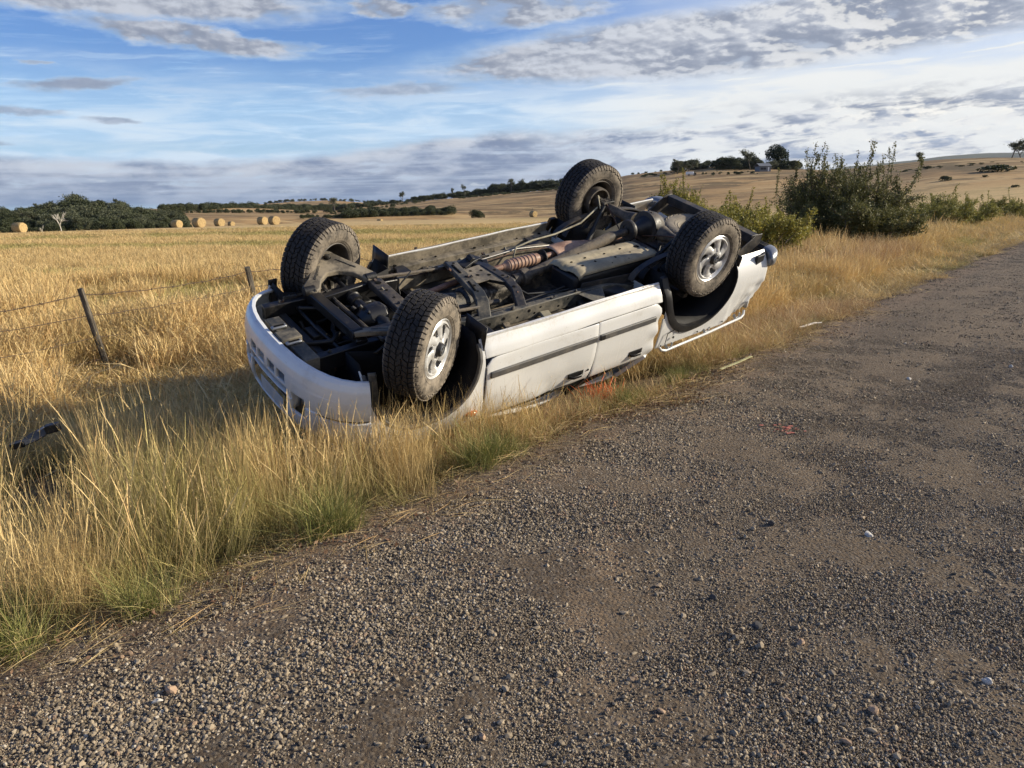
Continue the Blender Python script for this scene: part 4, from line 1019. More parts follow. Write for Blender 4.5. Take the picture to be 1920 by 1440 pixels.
for pts, r_, m_ in (                     # brake and fuel lines, looms, breather hoses that follow the chassis
    ([(.95, .43, .0), (.6, .42, .0), (.2, .40, .02), (-.3, .42, .0), (-.8, .43, .06), (-1.1, .42, .12)], .006, M_bright), ([(.95, .40, .01), (.6, .39, .01), (.2, .37, .03), (-.3, .39, .01), (-.8, .40, .07)], .005, M_rustd),
    ([(1.1, -.38, .02), (.7, -.40, .02), (.3, -.42, .03), (-.2, -.44, .04)], .009, M_hose), ([(-.25, -.43, .05), (-.6, -.44, .06), (-.9, -.47, .10), (-1.15, -.44, .12), (-1.3, -.38, .02), (-1.42, -.30, -.10)], .012, M_hose),
    ([(.35, .02, .0), (.22, -.15, .0), (.12, -.25, .06), (-.1, -.30, .07), (-.25, -.30, .05)], .011, M_hose), ([(-1.3, -.1, -.12), (-1.35, .15, -.08), (-1.42, .35, -.16), (-1.46, .52, -.25)], .006, M_rustd), ([(-1.36, -.12, -.14), (-1.40, -.3, -.20), (-1.46, -.5, -.25)], .006, M_rustd),
    ([(1.9, .30, .0), (1.7, .18, .0), (1.5, .22, .05), (1.3, .12, .08), (1.05, .16, .1)], .014, M_hose), ([(2.05, -.1, .06), (1.9, -.22, .02), (1.8, -.12, .04), (1.62, -.05, .1)], .018, M_hose)):
    mb = MB(); mb.tube(pts, r_, 8); mb.build('pipe_line', m_, truck, smooth_angle=70)
# rubber bump stops, body mounts, number of small covers between rail and sill
for x_ in (.55, .15, -.25, -.7):
    for sx in (-1, 1):
        mb = MB(); mb.path([(x_, sx*.50, .10), (x_+.02, sx*.60, .115), (x_, sx*.66, .11)], g.uniform(.05, .09), .03, (0, 0, -1)); mb.build('bracket', g.choice((M_pan, M_frame, M_cream)), truck, bevel=.006)
for x_, y_, w_, h_ in ((.3, .60, .22, .10), (-.35, -.60, .30, .09), (.62, -.60, .2, .08), (-.7, .58, .22, .10)):
    mb = MB(); mb.box(x_-w_/2, x_+w_/2, y_-h_/2, y_+h_/2, .105, .15); mb.build('floor_cover', M_pan, truck, bevel=.012)
mb = MB(); mb.path([(.42, .30, -.02), (.30, .34, -.04), (.18, .40, -.02)], .10, .025, (0, 0, -1)); mb.tube([(.30, .30, -.05), (.30, .36, -.07)], .03, 10); mb.build('gear_linkage_bracket', M_hose, truck, bevel=.004)
# driver's side fuel filler pipe and tank edge clutter
mb = MB(); mb.tube([(-1.22, -.38, .0), (-1.25, -.50, .02), (-1.22, -.62, .10), (-1.18, -.70, .25)], .022, 10); mb.build('filler_pipe', M_hose, truck, smooth_angle=60)
# ------------------------------------------------------------------ plant materials
def leafmat(name, c0, c1, c2=None, tr=.25, rough=.75, tip=None):
    def f(nt, b):
        oi = nt.nodes.new('ShaderNodeObjectInfo'); rnd = E(nt, oi.outputs['Random']); a = E(nt, attr(nt, 'shade')); h = E(nt, attr(nt, 'tall'))
        c = mix(nt, (a*.7+rnd*.3).clamp(), c0, c1)
        if c2 is not None: c = mix(nt, smooth(a, .80, .95), c, c2)
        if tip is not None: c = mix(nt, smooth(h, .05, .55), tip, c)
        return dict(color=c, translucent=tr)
    return mat(name, f, rough=rough, spec=.25)
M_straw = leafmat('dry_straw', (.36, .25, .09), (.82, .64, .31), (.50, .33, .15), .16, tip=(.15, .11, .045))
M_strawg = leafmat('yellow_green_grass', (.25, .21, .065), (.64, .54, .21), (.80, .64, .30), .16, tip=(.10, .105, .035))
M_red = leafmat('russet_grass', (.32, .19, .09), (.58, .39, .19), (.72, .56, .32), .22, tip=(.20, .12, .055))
M_green = leafmat('green_grass', (.09, .11, .028), (.30, .29, .09), (.62, .52, .22), .20)
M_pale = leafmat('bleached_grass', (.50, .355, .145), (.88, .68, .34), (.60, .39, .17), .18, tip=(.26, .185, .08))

def tuft(name, m, n, spread, h0, h1_, w, lean=.25, droop=.25, seed=0, heads=0., segs=4, comb=None, hw=2.2):
    """a clump of separate blades, each a curved tapering strip; some carry a seed head"""
    g = random.Random(seed); vs, fs, sh, tl = [], [], [], []
    for b in range(n):
        r = spread*math.sqrt(g.random()); t = g.random()*2*math.pi; bx, by = r*math.cos(t), r*math.sin(t)
        H = g.uniform(h0, h1_); az = g.random()*2*math.pi if comb is None else comb+g.gauss(0, .5)
        ln = abs(g.gauss(0, lean))*H; dr = abs(g.gauss(0, droop))*H; ax, ay = math.cos(az), math.sin(az)
        px_, py_ = -math.sin(az+g.uniform(-.9, .9)), math.cos(az+g.uniform(-.9, .9)); k = len(vs); s = g.random()
        head = g.random() < heads; ww = w*g.uniform(.6, 1.3)
        for i in range(segs+1):
            u = i/segs; off = ln*u+dr*u**2.6; z = H*u-(dr*.45)*u**3
            cw = ww*(1-u**1.6*.9) if not head else ww*.55
            if head and i >= segs-1: cw = ww*hw*(1 if i == segs-1 else .25)
            x, y = bx+ax*off, by+ay*off
            vs += [(x-px_*cw/2, y-py_*cw/2, z), (x+px_*cw/2, y+py_*cw/2, z)]; sh += [s, s]; tl += [u, u]
        for i in range(segs): fs.append((k+2*i, k+2*i+1, k+2*i+3, k+2*i+2))
        if head:      # a few side spikelets make the head fuzzy
            for q in range(4):
                u = .74+.07*q; off = ln*u+dr*u**2.6; z = H*u-(dr*.45)*u**3; k = len(vs); x, y = bx+ax*off, by+ay*off; a2 = g.random()*6.28; L = ww*g.uniform(3, 6)
                vs += [(x, y, z), (x+L*math.cos(a2)*.6, y+L*math.sin(a2)*.6, z+L*1.2), (x+ww*.5, y, z+L*.5)]; sh += [min(1, s+.3)]*3; tl += [1]*3; fs.append((k, k+1, k+2))
    me = bpy.data.meshes.new(name); me.from_pydata(vs, [], fs); me.materials.append(m)
    for nm, d in (('shade', sh), ('tall', tl)):
        a = me.attributes.new(nm, 'FLOAT', 'POINT'); a.data.foreach_set('value', d)
    return bpy.data.objects.new(name, me)          # never linked to the scene: only a source for scattering

def scatter(name, srcs, pts, rot, scl, idx, kind='stuff', **t):
    """one object: geometry nodes put a source on every point"""
    n = len(pts); me = bpy.data.meshes.new(name); me.vertices.add(n)
    me.vertices.foreach_set('co', np.asarray(pts, np.float32).ravel())
    a = me.attributes.new('rot', 'FLOAT_VECTOR', 'POINT'); a.data.foreach_set('vector', np.asarray(rot, np.float32).ravel())
    a = me.attributes.new('scl', 'FLOAT_VECTOR', 'POINT'); a.data.foreach_set('vector', np.asarray(scl, np.float32).ravel())
    a = me.attributes.new('pick', 'INT', 'POINT'); a.data.foreach_set('value', np.asarray(idx, np.int32))
    o = link_mesh(name, me); tag(o, kind=kind, **t)
    cl = bpy.data.collections.new(name+'_kinds')
    for s in sorted(srcs, key=lambda q: q.name): cl.objects.link(s)
    ng = bpy.data.node_groups.new(name, 'GeometryNodeTree')
    ng.interface.new_socket('Geometry', in_out='INPUT', socket_type='NodeSocketGeometry'); ng.interface.new_socket('Geometry', in_out='OUTPUT', socket_type='NodeSocketGeometry')
    N = ng.nodes; L = ng.links; gi = N.new('NodeGroupInput'); go = N.new('NodeGroupOutput'); ip = N.new('GeometryNodeInstanceOnPoints'); ci = N.new('GeometryNodeCollectionInfo')
    ci.inputs['Collection'].default_value = cl; ci.inputs['Separate Children'].default_value = True; ci.inputs['Reset Children'].default_value = True
    def na(nm, ty):
        q = N.new('GeometryNodeInputNamedAttribute'); q.data_type = ty; q.inputs['Name'].default_value = nm; return q.outputs['Attribute']
    er = N.new('FunctionNodeEulerToRotation'); L.new(na('rot', 'FLOAT_VECTOR'), er.inputs[0])
    L.new(gi.outputs[0], ip.inputs['Points']); L.new(ci.outputs[0], ip.inputs['Instance']); ip.inputs['Pick Instance'].default_value = True
    L.new(na('pick', 'INT'), ip.inputs['Instance Index']); L.new(er.outputs[0], ip.inputs['Rotation']); L.new(na('scl', 'FLOAT_VECTOR'), ip.inputs['Scale'])
    L.new(ip.outputs[0], go.inputs[0])
    q = o.modifiers.new('scatter', 'NODES'); q.node_group = ng
    return o

def sector(n, d0, d1, az0=-38, az1=38, power=1.0):
    """n random ground points between distances d0 and d1, evenly dense (power 1) or denser near (power < 1)"""
    u = RNG.random(n)**(1/power); d = np.sqrt(d0**2+(d1**2-d0**2)*u) if power == 1 else d0+(d1-d0)*RNG.random(n)**power
    a = np.radians(RNG.uniform(az0, az1, n)); return d*np.sin(a), d*np.cos(a)
PCX, PCY = -3.22, 5.02
def in_truck(x, y, m=0.0):
    clear = (np.hypot(x-PCX, y-PCY) < .17)|((np.abs(x-PCX*.93) < .28) & (np.abs(y-PCY*.93) < .26))
    return clear | in_truck0(x, y, m)
def sight1(x, y, cx, cy, w, L):
    dx, dy = -cx/math.hypot(cx, cy), -cy/math.hypot(cx, cy); t = (x-cx)*dx+(y-cy)*dy; c = (x-cx)*dy-(y-cy)*dx
    return (t > -.15) & (t < L) & (np.abs(c) < w)
def pocket(x, y): return (x > -3.9) & (x < -1.7) & (y > 5.5) & (y < 8.3)
def sight(x, y): return sight1(x, y, PCX, PCY, .26, 1.5) | sight1(x, y, -4.58, 8.45, .42, 2.6)
def in_truck0(x, y, m=0.0):
    tx, ty = x-TM[0][3], y-TM[1][3]
    fx, fy = TM[0][0], TM[1][0]; l = math.hypot(fx, fy); fx, fy = fx/l, fy/l
    a = tx*fx+ty*fy; c = tx*fy-ty*fx      # along / across
    return (a > -2.2-m) & (a < 2.0+m) & (np.abs(c) < .62+m)
def pack(x, y, s0, s1, nk, tiltmax=.12, zscale=None, dz=-.02):
    n = len(x); z = height(x, y)+dz
    rot = np.stack([RNG.normal(0, tiltmax, n), RNG.normal(0, tiltmax, n), RNG.uniform(0, 6.283, n)], 1)
    s = RNG.uniform(s0, s1, n); zs = s if zscale is None else s*zscale
    return np.stack([x, y, z], 1), rot, np.stack([s, s, zs], 1), RNG.integers(0, nk, n)
def vnoise(x, y, sc, seed): return np_noise(x, y, sc, seed)

# ------------------------------------------------------------------ verge grass, near
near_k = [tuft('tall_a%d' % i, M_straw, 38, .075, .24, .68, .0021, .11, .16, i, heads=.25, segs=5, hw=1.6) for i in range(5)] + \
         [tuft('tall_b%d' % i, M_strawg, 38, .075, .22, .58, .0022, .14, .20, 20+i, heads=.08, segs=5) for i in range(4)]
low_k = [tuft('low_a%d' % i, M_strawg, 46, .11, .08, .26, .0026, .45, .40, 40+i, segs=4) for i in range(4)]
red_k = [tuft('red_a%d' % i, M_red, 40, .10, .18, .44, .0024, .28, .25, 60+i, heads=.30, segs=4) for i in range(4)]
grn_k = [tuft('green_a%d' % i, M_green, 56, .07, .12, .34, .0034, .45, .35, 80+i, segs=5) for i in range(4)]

EDGE = lambda a: .16*np.sin(a*1.9)+.10*np.sin(a*4.3+1)+.08*np.sin(a*9.1+2)
def verge(n, d0, d1, smin, smax, az0=-37, az1=39):
    x, y = sector(n, d0, d1, az0, az1); s = s_of(x, y); a = a_of(x, y)
    k = (s > smin+EDGE(a)*.8) & (s < smax) & ~in_truck(x, y)
    return x[k], y[k]
# tall foreground grass: thins towards the gravel, and is shorter along the truck
x, y = verge(9500, .9, 9.5, .20, 5.0); s = s_of(x, y); a = a_of(x, y)
dens = np.clip((s-.05)/.35, .12, 1)*np.where(a > 1.0, .75, 1)*np.clip(.62+1.1*vnoise(x, y, .33, 71), .10, 1); k = RNG.random(len(x)) < dens; x, y, s, a = x[k], y[k], s[k], a[k]
hsc = np.interp(a, [-6, -1.2, 0, 1.2, 2.4, 4.0, 9], [1.0, 1.0, .80, .62, .60, .50, .55])*np.interp(s, [0, .25, .6, 1.5], [.45, .75, 1, 1.0])
hsc *= 1+.45*vnoise(x, y, .5, 5); hsc *= np.interp(s, [2.2, 3.0], [1, .62]); hsc *= np.where(sight(x, y), .40, 1)*np.where(pocket(x, y), .52, 1)
P_, R_, S_, I_ = pack(x, y, .85, 1.25, len(near_k), .13); S_[:, 2] *= hsc; S_[:, :2] *= np.clip(hsc, .7, 1)[:, None]
yel = vnoise(x, y, .8, 11) > .12; I_ = np.where(yel, 5+(I_ % 4), I_ % 5)
ord_ = {q.name: i for i, q in enumerate(sorted(near_k, key=lambda q: q.name))}
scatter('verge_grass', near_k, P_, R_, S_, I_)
# single stalks with seed heads standing clear of the rest, and thick old stems
stalk_k = [tuft('stalk_a%d' % i, M_pale, 6, .10, .42, .78, .0026, .12, .12, 900+i, heads=.7, segs=6, hw=2.0) for i in range(6)]
sx_, sy_ = verge(4200, 1.2, 9.0, .25, 5.0); kk = ~sight(sx_, sy_) & ~pocket(sx_, sy_); sx_, sy_ = sx_[kk], sy_[kk]; a_ = a_of(sx_, sy_); P_, R_, S_, I_ = pack(sx_, sy_, .7, 1.1, 6, .16); S_[:, 2] *= np.interp(a_, [-1, .5, 2, 5], [1, .75, .62, .5]); scatter('seeding_stalks', stalk_k, P_, R_, S_, I_)
# bent and lodged grass in heaps
lodge_k = [tuft('lodge_a%d' % i, M_pale, 46, .16, .26, .56, .0019, 1.0, .4, 950+i, segs=6, comb=.4*i) for i in range(5)]
sx_, sy_ = verge(1200, 1.6, 9.0, .45, 4.5); kk = (vnoise(sx_, sy_, .7, 91) > .05) & ~sight(sx_, sy_); sx_, sy_ = sx_[kk], sy_[kk]; P_, R_, S_, I_ = pack(sx_, sy_, .7, 1.1, 5, .10); R_[:, 2] = RNG.normal(math.pi*1.05, .7, len(sx_)); scatter('lodged_grass', lodge_k, P_, R_, S_, I_)
# low understorey
x, y = verge(5200, .9, 12, -.02, 6.0); P_, R_, S_, I_ = pack(x, y, .7, 1.3, 4, .2)
S_[:, 2] *= np.interp(s_of(x, y), [0, .4, 1], [.45, .8, 1]); scatter('understorey_grass', low_k, P_, R_, S_, I_)
# green tussocks near the gravel
tus = [(-.98, 3.66, 1.15), (-.20, 4.78, 1.1), (-.08, 4.86, .9), (-1.62, 2.95, .8), (.92, 6.35, .8), (1.02, 6.45, .6), (-1.95, 2.62, .9), (-.85, 3.78, .8), (-.30, 4.70, .8), (-2.2, 2.9, .9), (1.55, 7.2, .7), (1.75, 7.45, .6)]
P_, R_, S_, I_ = [], [], [], []
for tx, ty, ts in tus:
    for q in range(7):
        xx, yy = tx+random.gauss(0, .07), ty+random.gauss(0, .06); P_.append((xx, yy, h1(xx, yy)+.0)); R_.append((random.gauss(0, .15), random.gauss(0, .15), random.random()*6.3)); S_.append((ts,)*3); I_.append(q % 4)
x, y = verge(700, .9, 9, .2, 1.2); k = vnoise(x, y, .6, 21) > .30; x, y = x[k], y[k]
for xx, yy in zip(x, y): P_.append((xx, yy, h1(xx, yy)-.01)); R_.append((random.gauss(0, .15), random.gauss(0, .15), random.random()*6.3)); S_.append((random.uniform(.6, 1.0),)*3); I_.append(random.randrange(4))
scatter('green_tussocks', grn_k, P_, R_, S_, I_)
# russet grass along the truck and behind it
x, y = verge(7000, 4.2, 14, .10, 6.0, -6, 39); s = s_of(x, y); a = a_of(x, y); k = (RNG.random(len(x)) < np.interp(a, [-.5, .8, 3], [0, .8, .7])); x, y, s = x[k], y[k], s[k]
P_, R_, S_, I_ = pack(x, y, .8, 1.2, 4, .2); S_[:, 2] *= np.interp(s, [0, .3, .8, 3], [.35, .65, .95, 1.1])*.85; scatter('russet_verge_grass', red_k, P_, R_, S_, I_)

# ------------------------------------------------------------------ beyond: long paddock grass, then stubble
mid_k = [tuft('mid_a%d' % i, M_pale, 62, .20, .28, .64, .0042, .24, .25, 100+i, heads=.5, segs=4, hw=2.6) for i in range(4)] + \
        [tuft('mid_b%d' % i, M_straw, 62, .20, .25, .55, .0042, .30, .30, 120+i, heads=.3, segs=4, hw=2.4) for i in range(3)] + \
        [tuft('mid_c%d' % i, M_strawg, 60, .20, .18, .42, .0044, .30, .30, 130+i, heads=.1, segs=4) for i in range(2)]
x, y = sector(17000, 6.5, 21, -40, 33); s = s_of(x, y); k = (s > 1.6) & ~in_truck(x, y, .1); x, y, s = x[k], y[k], s[k]
P_, R_, S_, I_ = pack(x, y, .85, 1.3, 9, .14); nn = vnoise(x, y, 2.2, 31); I_ = np.where(nn > .38, 7+(I_ % 2), np.where(nn < -.15, 4+(I_ % 3), I_ % 4))
S_[:, 2] *= (1+.3*vnoise(x, y, 1.5, 33))*np.interp(np.hypot(x, y), [7.5, 10], [.6, 1.0]); S_[:, 2] *= np.where(sight(x, y), .40, 1)*np.where(pocket(x, y), .45, 1); scatter('paddock_grass', mid_k, P_, R_, S_, I_)
stub_k = [tuft('stub_a%d' % i, M_pale, 80, .42, .07, .22, .008, .4, .3, 150+i, segs=2) for i in range(3)] + [tuft('stub_b%d' % i, M_strawg, 80, .42, .05, .16, .009, .5, .3, 160+i, segs=2) for i in range(2)]
x, y = sector(26000, 19, 85, -40, 26, .62); s = s_of(x, y); k = s > 6; x, y = x[k], y[k]; dd = np.hypot(x, y)
P_, R_, S_, I_ = pack(x, y, .8, 1.5, 5, .1, dz=-.01); f_ = np.interp(dd, [19, 60, 90], [1, 1.5, 2.2]); S_[:, :2] *= f_[:, None]; S_[:, 2] *= np.interp(dd, [19, 28], [1.6, 1.0])
bn = vnoise(x*.10, y, 9, 41)+.35*vnoise(x, y, 3, 42); I_ = np.where(bn > .34, 3+(I_ % 2), I_ % 3); scatter('stubble_grass', stub_k, P_, R_, S_, I_)
# tawny verge beside the road further on
x, y = sector(15000, 8, 70, -2, 40, .8); s = s_of(x, y); a = a_of(x, y); k = (s > .15+EDGE(a)*1.1) & (s < 9); x, y, s = x[k], y[k], s[k]; dd = np.hypot(x, y)
P_, R_, S_, I_ = pack(x, y, .8, 1.2, 9, .25); S_[:, 2] *= np.interp(s, [0, .8, 2.0, 3.5], [.22, .42, .85, 1.45])*(1+.5*vnoise(x, y, 1.6, 51)); S_[:, :2] *= np.interp(dd, [8, 20, 60], [.7, 1.1, 2])[:, None]
I_ = np.where(vnoise(x, y, 1.8, 52) > .15, 7+(I_ % 2), np.where(RNG.random(len(x)) < .5, 4+(I_ % 3), I_ % 4))
scatter('roadside_grass', mid_k, P_, R_, S_, I_)
# tall russet stems in front of the hawthorn
x, y = sector(1500, 19, 29, 18, 30); s = s_of(x, y); k = (s > 2.0) & (vnoise(x, y, 1.2, 97) > -.1); x, y = x[k], y[k]
P_, R_, S_, I_ = pack(x, y, 1.6, 2.4, 4, .16); scatter('tall_russet_stems', red_k, P_, R_, S_, I_)
# straw lying flat along the gravel's edge
fl_k = [tuft('lying_a%d' % i, M_pale, 4, .12, .12, .5, .0024, .10, .10, 200+i, segs=4, comb=0) for i in range(4)]
n = 1500; a = RNG.uniform(-3.6, 9, n); s = RNG.normal(-.03, .19, n)+EDGE(a)*.6; x, y = P0[0]+NX*s+UX*a, P0[1]+NY*s+UY*a
rot = np.stack([np.zeros(n), np.full(n, 1.47)+RNG.normal(0, .05, n), RNG.normal(math.pi/2-RA, 1.1, n)], 1); z = np.where(s < .15, .012, height(x, y)+.03)
sc = RNG.uniform(.35, 1.0, n); scatter('fallen_straw', fl_k, np.stack([x, y, z], 1), rot, np.stack([sc]*3, 1), RNG.integers(0, 4, n))

# ------------------------------------------------------------------ gravel
def m_stone(nt, b):
    oi = nt.nodes.new('ShaderNodeObjectInfo'); rnd = E(nt, oi.outputs['Random']); a = E(nt, attr(nt, 'shade')); n = nz(nt, coord(nt), 160, 4, .7)
    q = (a*.65+rnd*.35).clamp()
    c = mix(nt, smooth(q, .05, .75), (.075, .060, .043), (.42, .335, .225)); c = mix(nt, smooth(a, .90, .96), c, (.55, .48, .37)); c = mix(nt, smooth(rnd, .93, .97)*.6, c, (.30, .17, .10))
    return dict(color=mix(nt, n*.4, c, (.12, .10, .078)), bump=(n, .5, .002))
M_stone = mat('gravel_stone', m_stone, rough=.85, spec=.25)
def stones(name, n, spread, r0, r1, seed, sub=1):
    g = random.Random(seed); bm = bmesh.new(); bmesh.ops.create_icosphere(bm, subdivisions=sub, radius=1); base = [v.co.copy() for v in bm.verts]; bf = [[v.index for v in f.verts] for f in bm.faces]; bm.free()
    vs, fs, sh = [], [], []
    for i in range(n):
        r = r0+(r1-r0)*g.random()**2.8; t = g.random()*6.283; d = spread*math.sqrt(g.random()); cx, cy = d*math.cos(t), d*math.sin(t)
        R = Matrix.Rotation(g.random()*6.28, 3, Vector((g.gauss(0, 1), g.gauss(0, 1), g.gauss(0, 1))).normalized()); sx, sy, sz = g.uniform(.8, 1.25), g.uniform(.75, 1.15), g.uniform(.5, .85); k = len(vs); s = g.random(); o = Vector((g.random()*50, g.random()*50, 0))
        for c in base:
            q = c*(1+.50*mnoise.noise(c*1.3+o)); q = Vector((q.x*sx, q.y*sy, q.z*sz)); q = R@q; vs.append((cx+q.x*r, cy+q.y*r, r*.42+q.z*r)); sh.append(s)
        fs += [tuple(a+k for a in f) for f in bf]
    me = bpy.data.meshes.new(name); me.from_pydata(vs, [], fs); me.materials.append(M_stone)
    a = me.attributes.new('shade', 'FLOAT', 'POINT'); a.data.foreach_set('value', sh); return bpy.data.objects.new(name, me)
st_k = [stones('cluster_%d' % i, 24, .080, .0020, .0088, 300+i, 1) for i in range(8)]
st_f = [stones('fine_%d' % i, 34, .20, .006, .0155, 330+i, 1) for i in range(5)]
def on_road(x, y, dz=0.0):
    s = s_of(x, y); a = a_of(x, y); return road_h(s, a)+dz
x, y = sector(36000, 1.25, 7.5, -38, 38, .85); s = s_of(x, y); a = a_of(x, y)
tr = np.exp(-((s+1.55)/.34)**2)*.75                      # a finer, packed wheel track
n_ = vnoise(x, y, .45, 61)
k = (s < .10+.12*vnoise(a, a*0, .5, 62)) & (RNG.random(len(x)) < np.clip(.60-tr*.6+n_*.38, .06, 1)*np.interp(s, [-2.6, -1.3, -.75, -.45, -.2, .1], [.42, .55, 1, .75, .18, .06])); x, y, s, a = x[k], y[k], s[k], a[k]
n = len(x); print('near gravel clusters', n)
sc = RNG.uniform(.6, 1.25, n)*np.interp(s, [-2, -1, -.3, 0.1], [.85, 1.0, 1.1, .75])
scatter('loose_gravel', st_k, np.stack([x, y, on_road(x, y, .003)], 1), np.stack([np.zeros(n), np.zeros(n), RNG.uniform(0, 6.28, n)], 1), np.stack([sc]*3, 1), RNG.integers(0, 8, n))
st_s = [stones('tiny_%d' % i, 60, .13, .0014, .0046, 360+i, 1) for i in range(5)]
x, y = sector(32000, 1.2, 10, -38, 38, .85); s = s_of(x, y); a = a_of(x, y); k = (s < .16+EDGE(a)*.5) & (RNG.random(len(s)) < np.interp(s, [-.5, -.15], [1, .3])); x, y = x[k], y[k]; n = len(x); sc = RNG.uniform(.7, 1.3, n)
scatter('fine_gravel', st_s, np.stack([x, y, on_road(x, y, .002)], 1), np.stack([np.zeros(n), np.zeros(n), RNG.uniform(0, 6.28, n)], 1), np.stack([sc]*3, 1), RNG.integers(0, 5, n))
st_m = [stones('loose_%d' % i, 5, .22, .006, .0175, 380+i, 1) for i in range(5)]
x, y = sector(2600, 1.3, 14, -38, 39, .8); s = s_of(x, y); a = a_of(x, y); k = s < .05; x, y = x[k], y[k]; n = len(x); sc = RNG.uniform(.6, 1.1, n)
scatter('scattered_stones', st_m, np.stack([x, y, on_road(x, y, .002)], 1), np.stack([np.zeros(n), np.zeros(n), RNG.uniform(0, 6.28, n)], 1), np.stack([sc]*3, 1), RNG.integers(0, 5, n))
x, y = sector(30000, 6.5, 45, -12, 40, .55); s = s_of(x, y); a = a_of(x, y); k = (s < .05) & (s > -7) & (RNG.random(len(x)) < .75); x, y = x[k], y[k]; n = len(x); sc = RNG.uniform(.5, 1.0, n)
scatter('far_gravel', st_f, np.stack([x, y, on_road(x, y, .0)], 1), np.stack([np.zeros(n), np.zeros(n), RNG.uniform(0, 6.28, n)], 1), np.stack([sc]*3, 1), RNG.integers(0, 5, n))
# ------------------------------------------------------------------ fence
def m_wood(nt, b):
    P = coord(nt); x, y, z = xyz(nt, P); g_ = nz(nt, vec(nt, x*9.0, y*9.0, z*.7), 7.0, 6, .7); n = nz(nt, P, 12, 5, .7)
    return dict(color=mix(nt, smooth(g_, .35, .65), (.030, .026, .021), mix(nt, n, (.11, .095, .075), (.22, .19, .15))), bump=(g_, .9, .006))
M_wood = mat('weathered_grey_timber', m_wood, rough=.95, spec=.1)
M_wire = mat('rusty_fence_wire', base=(.075, .05, .035), rough=.7, metal=.4)
def post_mesh(h, w, seed):
    g = random.Random(seed); mb = MB(); rings = []; n = 9
    offs = [g.uniform(-.12, .12) for _ in range(n)]
    for i in range(11):
        z = -.25+(h+.25)*i/10; R = []
        for k in range(n):
            t = 2*math.pi*k/n; r = w*.5*(1+offs[k])*(1+.06*g.uniform(-1, 1))*(1.05-.12*i/10); zz = z
            if i == 10: zz += g.uniform(-.018, .012)
            R.append((r*math.cos(t), r*math.sin(t)*.85, zz))
        rings.append(R)
    mb.loft(rings); return mb.mesh('fence_post', M_wood, 40)
fence = empty('wire_fence', (-4.5, 8.4, 0), label='four strand barbed wire fence on leaning grey timber posts beside the paddock', category='fence')
FP = []          # base point, top point of every post along the fence
for (x0, y0, tx, ty, h, w) in ((-7.1, 2.9, -.10, -.10, .98, .085), (-4.50, 8.45, -.20, -.02, 1.02, .085), (-3.72, 11.45, -.16, .0, 1.0, .095), (-2.90, 14.3, -.04, 0, 1.05, .24), (-2.05, 17.4, -.05, 0, .95, .09), (-1.1, 20.6, .06, 0, .9, .09), (-.2, 23.8, 0, 0, .9, .09)):
    z0 = h1(x0, y0); o = link_mesh('fence_post', post_mesh(h, w, int(x0*10)), fence); o.location = (x0-fence.location.x, y0-fence.location.y, z0)
    d = Vector((tx, ty, h)).normalized(); o.rotation_euler = d.to_track_quat('Z', 'Y').to_euler(); FP.append((Vector((x0, y0, z0)), Vector((x0, y0, z0))+d*h))
for wi, fr_ in enumerate((.93, .70, .46, .22)):
    mb = MB(); pts = []
    for i in range(len(FP)-1):
        A = FP[i][0].lerp(FP[i][1], fr_); B_ = FP[i+1][0].lerp(FP[i+1][1], fr_); sag = (.05, .03, .05, .04)[wi] if i else (.12, .04, .06, .05)[wi]
        if wi == 0 and i >= 3: sag = .18
        for k in range(16):
            t = k/16; p = A.lerp(B_, t); p.z -= sag*4*t*(1-t); p.z += .006*math.sin(k*2.1+i); pts.append(p)
    pts = [p-fence.location for p in pts]
    mb.tube(pts, .0042 if wi else .0048, 5)
    if wi == 0 or wi == 3:
        tw = []; L = 0
        for a_, b_ in zip(pts[:-1], pts[1:]):
            m_ = int((b_-a_).length/.13)
            for q in range(m_):
                p = a_.lerp(b_, (q+.5)/m_)
                for s_ in (1, -1):
                    v_ = Vector((random.uniform(-1, 1), random.uniform(-1, 1), random.uniform(.2, 1)*s_)).normalized()*.022
                    mb.tube([p-v_, p+v_], .0032, 3)
                mb.tube([p-(b_-a_).normalized()*.010, p+(b_-a_).normalized()*.010], .006, 5)
    o = mb.build('barbed_wire' if wi in (0, 3) else 'plain_wire', M_wire, fence, kind='stuff' if wi in (0, 3) else None) if False else mb.build('barbed_wire' if wi in (0, 3) else 'plain_wire', M_wire, fence)
    if wi in (0, 3): o['kind'] = 'stuff'

